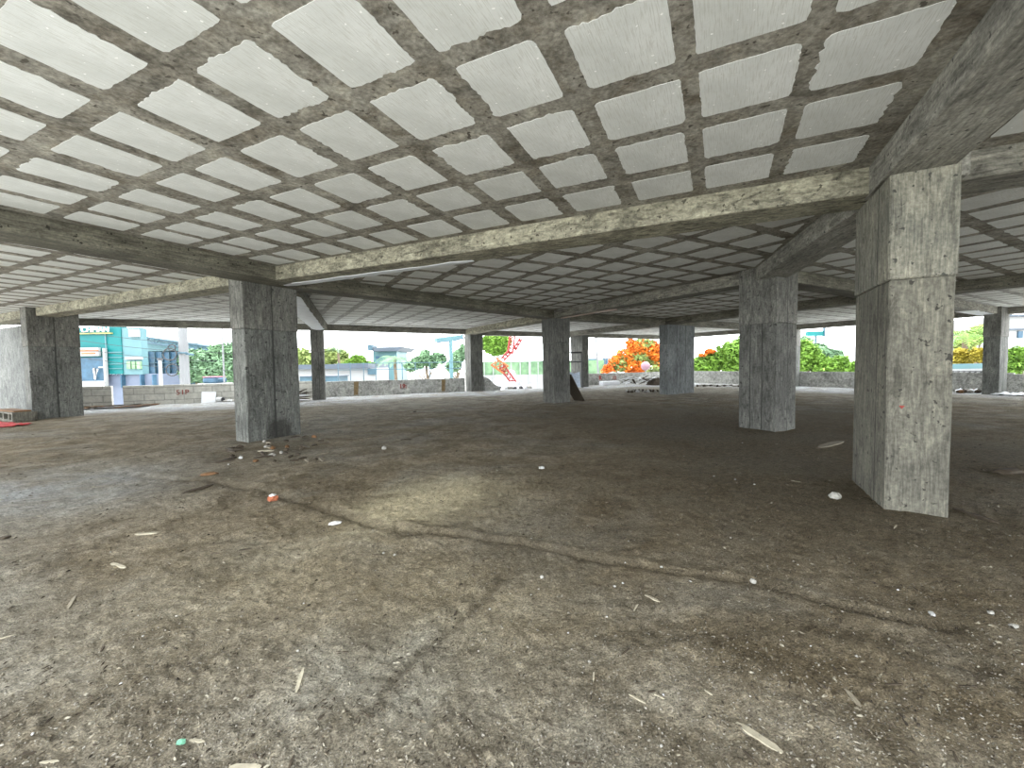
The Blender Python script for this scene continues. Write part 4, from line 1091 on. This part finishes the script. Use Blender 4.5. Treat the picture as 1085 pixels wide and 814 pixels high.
# railing
Yr = 36
x0, x1 = at(358, 390, Yr).x, at(492, 390, Yr).x
r = empty('site_railing', ((x0+x1)/2, Yr, GZ), 0, 'thin metal site railing beyond the smooth wall', 'railing')
bm = bmesh.new()
for py in (384.6, 391.2): add_tube(bm, [at(358, py+1, Yr), at(492, py-1, Yr)], .03, 6)
o = bmo('rail', bm, M['steel'], r); o.location = -r.location
for px in (358, 371, 385, 398, 412, 426, 440, 455, 471, 489):
    p = at(px, 384.5, Yr); bm = bmesh.new(); add_tube(bm, [(p.x, Yr, GZ), (p.x, Yr, p.z)], .035, 6); o = bmo('railing_post', bm, M['steel'], r); o.location = -r.location
# billboard
Yb = 40
r = pole('billboard', 477.5, 4.0, 361, Yb, M['cyan'], 'cyan billboard on a tall post, left of the wall end column', 'billboard')
vs = [at(463.5, 358.2, Yb-.6), at(491, 354.6, Yb+1.2), at(491, 359.5, Yb+1.2), at(463.5, 362.8, Yb-.6)]
o = plate('board', vs, .5, M['cyan']); o.parent = r; o.location = o.location-r.location
bm = bmesh.new(); add_tube(bm, [at(463, 362.9, Yb-.8), at(476, 361.6, Yb-.1)], .07, 6); add_tube(bm, [at(480, 361.5, Yb+.3), at(492, 358, Yb+1.2)], .07, 6)
o = bmo('catwalk', bm, M['steel'], r); o.location = -r.location
# white pile of cars / goods below trees
r = root_at('parked_car', 221, 40, 'white and red car roof showing over the block wall', 'car')
p = at(221, 404, 40)
bm = bmesh.new(); add_box(bm, (-1.4, 0, p.z-GZ-1.1), (1.4, 1.7, p.z-GZ-.2), bevel=.2); bmo('car_body', bm, M['wwall'], r)
bm = bmesh.new(); add_box(bm, (-.8, .1, p.z-GZ-.25), (.7, 1.6, p.z-GZ+.35), bevel=.18); bmo('cabin', bm, M['glass'], r)
bm = bmesh.new(); add_box(bm, (-.75, .15, p.z-GZ+.34), (.6, 1.5, p.z-GZ+.42), bevel=.03); bmo('car_roof', bm, M['pink'], r)
# gap: tree, green band building, lattice boom, poles
tree('shade_tree', 528, 55, [(520, 364, 11, 9), (532, 363, 10, 8), (526, 371, 12, 6)], 3400, .5, M['leaf'], 'bright green tree seen at the left of the gap', 10)
r = root_at('green_fence', 545, 48, 'green hoarding fence behind the lattice boom', 'fence')
part('hoarding', r, M['leafd'], [(505, 640, 382.5, 397, 48, .2)])
part('hoarding_base', r, M['wwall'], [(505, 640, 396.8, 430, 47.9, .3)])
part('fence_post', r, M['wwall'], [(513+i*9.5, 513.8+i*9.5, 381, 430, 47.7, .2) for i in range(12)])
Yk = 36
def lattice(bm, p, q, w, n):
    p, q = Vector(p), Vector(q); d = (q-p).normalized(); s = d.cross(Vector((0, 1, 0))).normalized(); t = Vector((0, 1, 0))
    c = [[p+(q-p)*i/n+s*a*w/2+t*b*w/2 for a, b in ((-1, -1), (1, -1), (1, 1), (-1, 1))] for i in range(n+1)]
    for k in range(4): add_tube(bm, [c[0][k], c[n][k]], .075, 5)
    for i in range(n):
        for k in range(4): add_tube(bm, [c[i][k], c[i+1][(k+1) % 4]], .045, 4)
r = root_at('lattice_boom', 540, Yk, 'red lattice boom of a digging rig standing in the gap', 'rig')
bm = bmesh.new(); lattice(bm, at(543.5, 352, Yk), at(540.5, 375, Yk), .42, 6); lattice(bm, at(541, 372, Yk), at(532.5, 381, Yk), .3, 3)
o = bmo('upper_boom', bm, M['boom'], r); o.location = -r.location
bm = bmesh.new(); lattice(bm, at(531.5, 388, Yk), at(549, 412, Yk), .42, 7); o = bmo('lower_boom', bm, M['boom'], r); o.location = -r.location
bm = bmesh.new(); lattice(bm, at(523, 383, Yk), at(536, 392, Yk), .7, 3); o = bmo('rig_head', bm, M['orange'], r); o.location = -r.location
bm = bmesh.new(); lattice(bm, at(552, 359, Yk), at(545, 371, Yk), .2, 3); o = bmo('jib', bm, M['boom'], r); o.location = -r.location
bm = bmesh.new(); add_box(bm, (-.4, -.4, 0), (1.6, 1.2, at(545, 411, Yk).z-GZ), bevel=.05); o = bmo('rig_base', bm, M['boom'], r)
r = pole('site_pole', 561.3, 1.5, 361, 38, M['wwall'], 'thin white pole in the gap right of the lattice boom', 'pole')
cc = at(561, 408, 33); heap('orange_netting', (cc.x, 33, at(561, 411, 33).z-.3), .7, .5, .7, M['orange'], 'heap of orange netting beyond the gap', 11, 'netting')
heap('spoil_heap', (at(535, 405, 36).x, 38, GZ), 4.5, 2.5, at(535, 398, 38).z-GZ+.6, M['pvc'], 'whitish spoil heap outside beyond the gap', 13, 'spoil heap')
# orange flowering tree
Yo = 44
r = root_at('flame_tree', 680, Yo, 'orange flowering tree beyond the far wall', 'tree')
bl = [blob(r, *b, Yo) for b in ((690, 373, 12, 10), (676, 370, 12, 10), (664, 378, 10, 9), (655, 384, 9, 8), (672, 388, 14, 9), (646, 390, 7, 5), (700, 378, 10, 14), (690, 366, 8, 6), (668, 363, 5, 5), (712, 380, 10, 12), (641, 393, 4, 3))]
leaves('blossom', bl, 5200, .40, M['flame'], r, 21, .6)
bl2 = [blob(r, *b, Yo) for b in ((682, 366, 11, 7), (692, 390, 11, 8), (661, 382, 9, 6), (676, 380, 12, 9), (656, 388, 9, 6), (702, 388, 8, 9))]
leaves('foliage', bl2, 2300, .40, M['leafy'], r, 22, .8)
bm = bmesh.new(); add_tube(bm, [(0, 0, 0), (.1, 0, 2.2), (.3, 0, 3.4)], .25, 8, .15)
for b in bl[:6]: add_tube(bm, [(.1, 0, 2.2), (b[0]*.6, b[1], b[2]*.8), (b[0], b[1], b[2])], .1, 6, .03)
bmo('trunk', bm, M['bark'], r)
r = root_at('lamp_globe', 684, 40, 'pinkish globe lamp in front of the orange flowering tree', 'lamp')
p = at(684, 388, 40); bm = bmesh.new(); bmesh.ops.create_icosphere(bm, subdivisions=3, radius=.42)
for v in bm.verts: v.co.z += p.z-GZ
bmo('globe', bm, flat('globe_pink', (.22, .13, .16), .4, .1, 2), r, smooth=True)
bm = bmesh.new(); add_tube(bm, [(0, 0, 0), (0, 0, p.z-GZ-.3)], .06, 8); bmo('lamp_post', bm, M['pole'], r)
r = pole('utility_pole', 636, 1.8, 340, 42, M['pole'], 'thin leaning pole left of the orange flowering tree', 'utility pole')
r.rotation_euler.y = -.06
r = root_at('mall_building', 640, 75, 'pale building with pink lettering behind the orange flowering tree', 'building')
part('building_wall', r, M['wwall'], [(622, 662, 376, 430, 75, 8)])
part('building_window', r, M['glass'], [(624, 633, 380.5, 384, 74.8, .3), (624, 633, 387, 392, 74.8, .3), (639, 641, 380, 390, 74.8, .3), (642, 644, 380, 390, 74.8, .3), (645, 647, 380, 390, 74.8, .3)])
pt = at(646, 372, 75); o = text_mesh('lettering', 'centers', 1.25, M['pink'], face_mtx(pt, (1, 0)), r, .08, .03); o.location = -r.location
# green shrubs right
def shrub(name, px, Y, blobs, n, size, m, label, seed): return tree(name, px, Y, blobs, n, size, m, label, seed, True, 'foliage', 'shrub')
shrub('leafy_shrub', 752, 38, [(742, 386, 9, 9), (754, 383, 10, 11), (766, 380, 11, 13), (748, 392, 12, 7)], 4200, .34, M['leaf'], 'bright green shrub right of the three-board column', 31)
shrub('leafy_shrub', 782, 37, [(776, 376, 10, 15), (788, 374, 12, 18), (800, 380, 12, 16), (780, 390, 14, 9)], 4600, .34, M['leaf'], 'tall green shrub left of the square column', 32)
palm('palm_tree', 779, 362, 46, 12, 2.2, M['leafd'], 'pale palm top above the shrub left of the square column', 33)
r = root_at('orange_flowers', 754, 37.4, 'small orange flower cluster on top of the green shrub', 'flowers')
leaves('blossom', [blob(r, 752, 372.5, 6, 2.5, 37.4), blob(r, 744, 376, 4, 2, 37.4)], 240, .25, M['flame'], r, 34)
shrub('leafy_shrub', 856, 35, [(850, 374, 8, 14), (858, 378, 9, 14), (846, 386, 10, 12), (866, 385, 10, 10)], 4200, .32, M['leaf'], 'green shrub right of the square column', 35)
shrub('leafy_shrub', 884, 34, [(878, 387, 10, 8), (890, 386, 9, 9), (900, 390, 9, 7), (870, 392, 8, 5)], 3000, .30, M['leaf'], 'lower green shrub left of the tall pale column', 36)
tree('pale_tree', 862, 46, [(852, 362, 8, 6), (864, 372, 10, 8), (880, 378, 12, 8), (872, 370, 6, 5)], 1500, .45, M['leafd'], 'pale thin tree behind the shrubs right of square column', 37)
r = root_at('teal_canopy', 866, 55, 'small teal rooftop sign above the shrubs', 'sign')
part('sign_board', r, M['teal'], [(856, 875, 351, 356, 55, .5)]); part('sign_post', r, M['steel'], [(864, 865, 356, 440, 55.1, .3), (873.5, 875, 347, 357, 54.9, .3)])
# far right
palm('palm_tree', 1022, 354, 30, 13, 2.3, M['leaf'], 'green palm left of the far right column', 41)
shrub('yellow_plant', 1020, 27, [(1016, 378, 7, 8), (1024, 380, 6, 7)], 700, .32, M['yellow'], 'yellow leaved plant nearest the tall pale column, beyond the wall', 42)
shrub('yellow_plant', 1037, 26, [(1036, 376, 5, 7), (1041, 378, 5, 6)], 600, .3, M['yellow'], 'yellow leaved plant touching the far right column', 43)
tree('pale_tree', 1032, 34, [(1030, 358, 10, 9), (1040, 352, 8, 8), (1022, 368, 9, 8)], 900, .4, M['leafy'], 'pale yellow green tree left of the far right column', 44)
r = root_at('garden_wall', 1026, 25, 'pale blue garden wall with dark railing at right', 'wall')
part('wall_body', r, M['cyan'], [(990, 1060, 385.5, 392, 25, .25)]); part('wall_base', r, M['wwall'], [(990, 1060, 391, 430, 24.9, .3)])
part('railing', r, M['dark'], [(990, 1060, 393.2, 394.2, 24.8, .08)]+[(992+i*6, 992.7+i*6, 393, 397, 24.8, .08) for i in range(11)])
r = root_at('white_house', 1085, 34, 'white house with windows at the right edge', 'house')
part('house_wall', r, M['wwall'], [(1062, 1125, 334, 430, 34, 5)]); part('house_window', r, M['glass'], [(1079, 1084, 351, 358, 33.9, .2), (1090, 1097, 351, 358, 33.9, .2)]); part('house_band', r, M['roof'], [(1062, 1125, 348, 349.5, 33.8, .3), (1062, 1125, 333, 335, 33.6, .6)])
shrub('leafy_shrub', 1080, 23, [(1078, 376, 7, 9), (1084, 384, 7, 9), (1074, 390, 6, 8), (1090, 376, 8, 10)], 1700, .2, M['leaf'], 'green shrub at the right edge before the white house', 45)

# ------------------------------------------------------------------ light
w = bpy.data.worlds.new('sky'); sc.world = w; w.use_nodes = True
bg = w.node_tree.nodes['Background']; bg.inputs[0].default_value = (.93, .97, 1.0, 1); bg.inputs[1].default_value = 7.5
sc.view_settings.view_transform = 'Standard'; sc.view_settings.look = 'None'
sc.view_settings.exposure = 0.1; sc.view_settings.gamma = 1; sc.view_settings.use_curve_mapping = False
sc.cycles.use_denoising = True
sc.cycles.max_bounces = 10; sc.cycles.diffuse_bounces = 8
sc.cycles.sample_clamp_indirect = 8
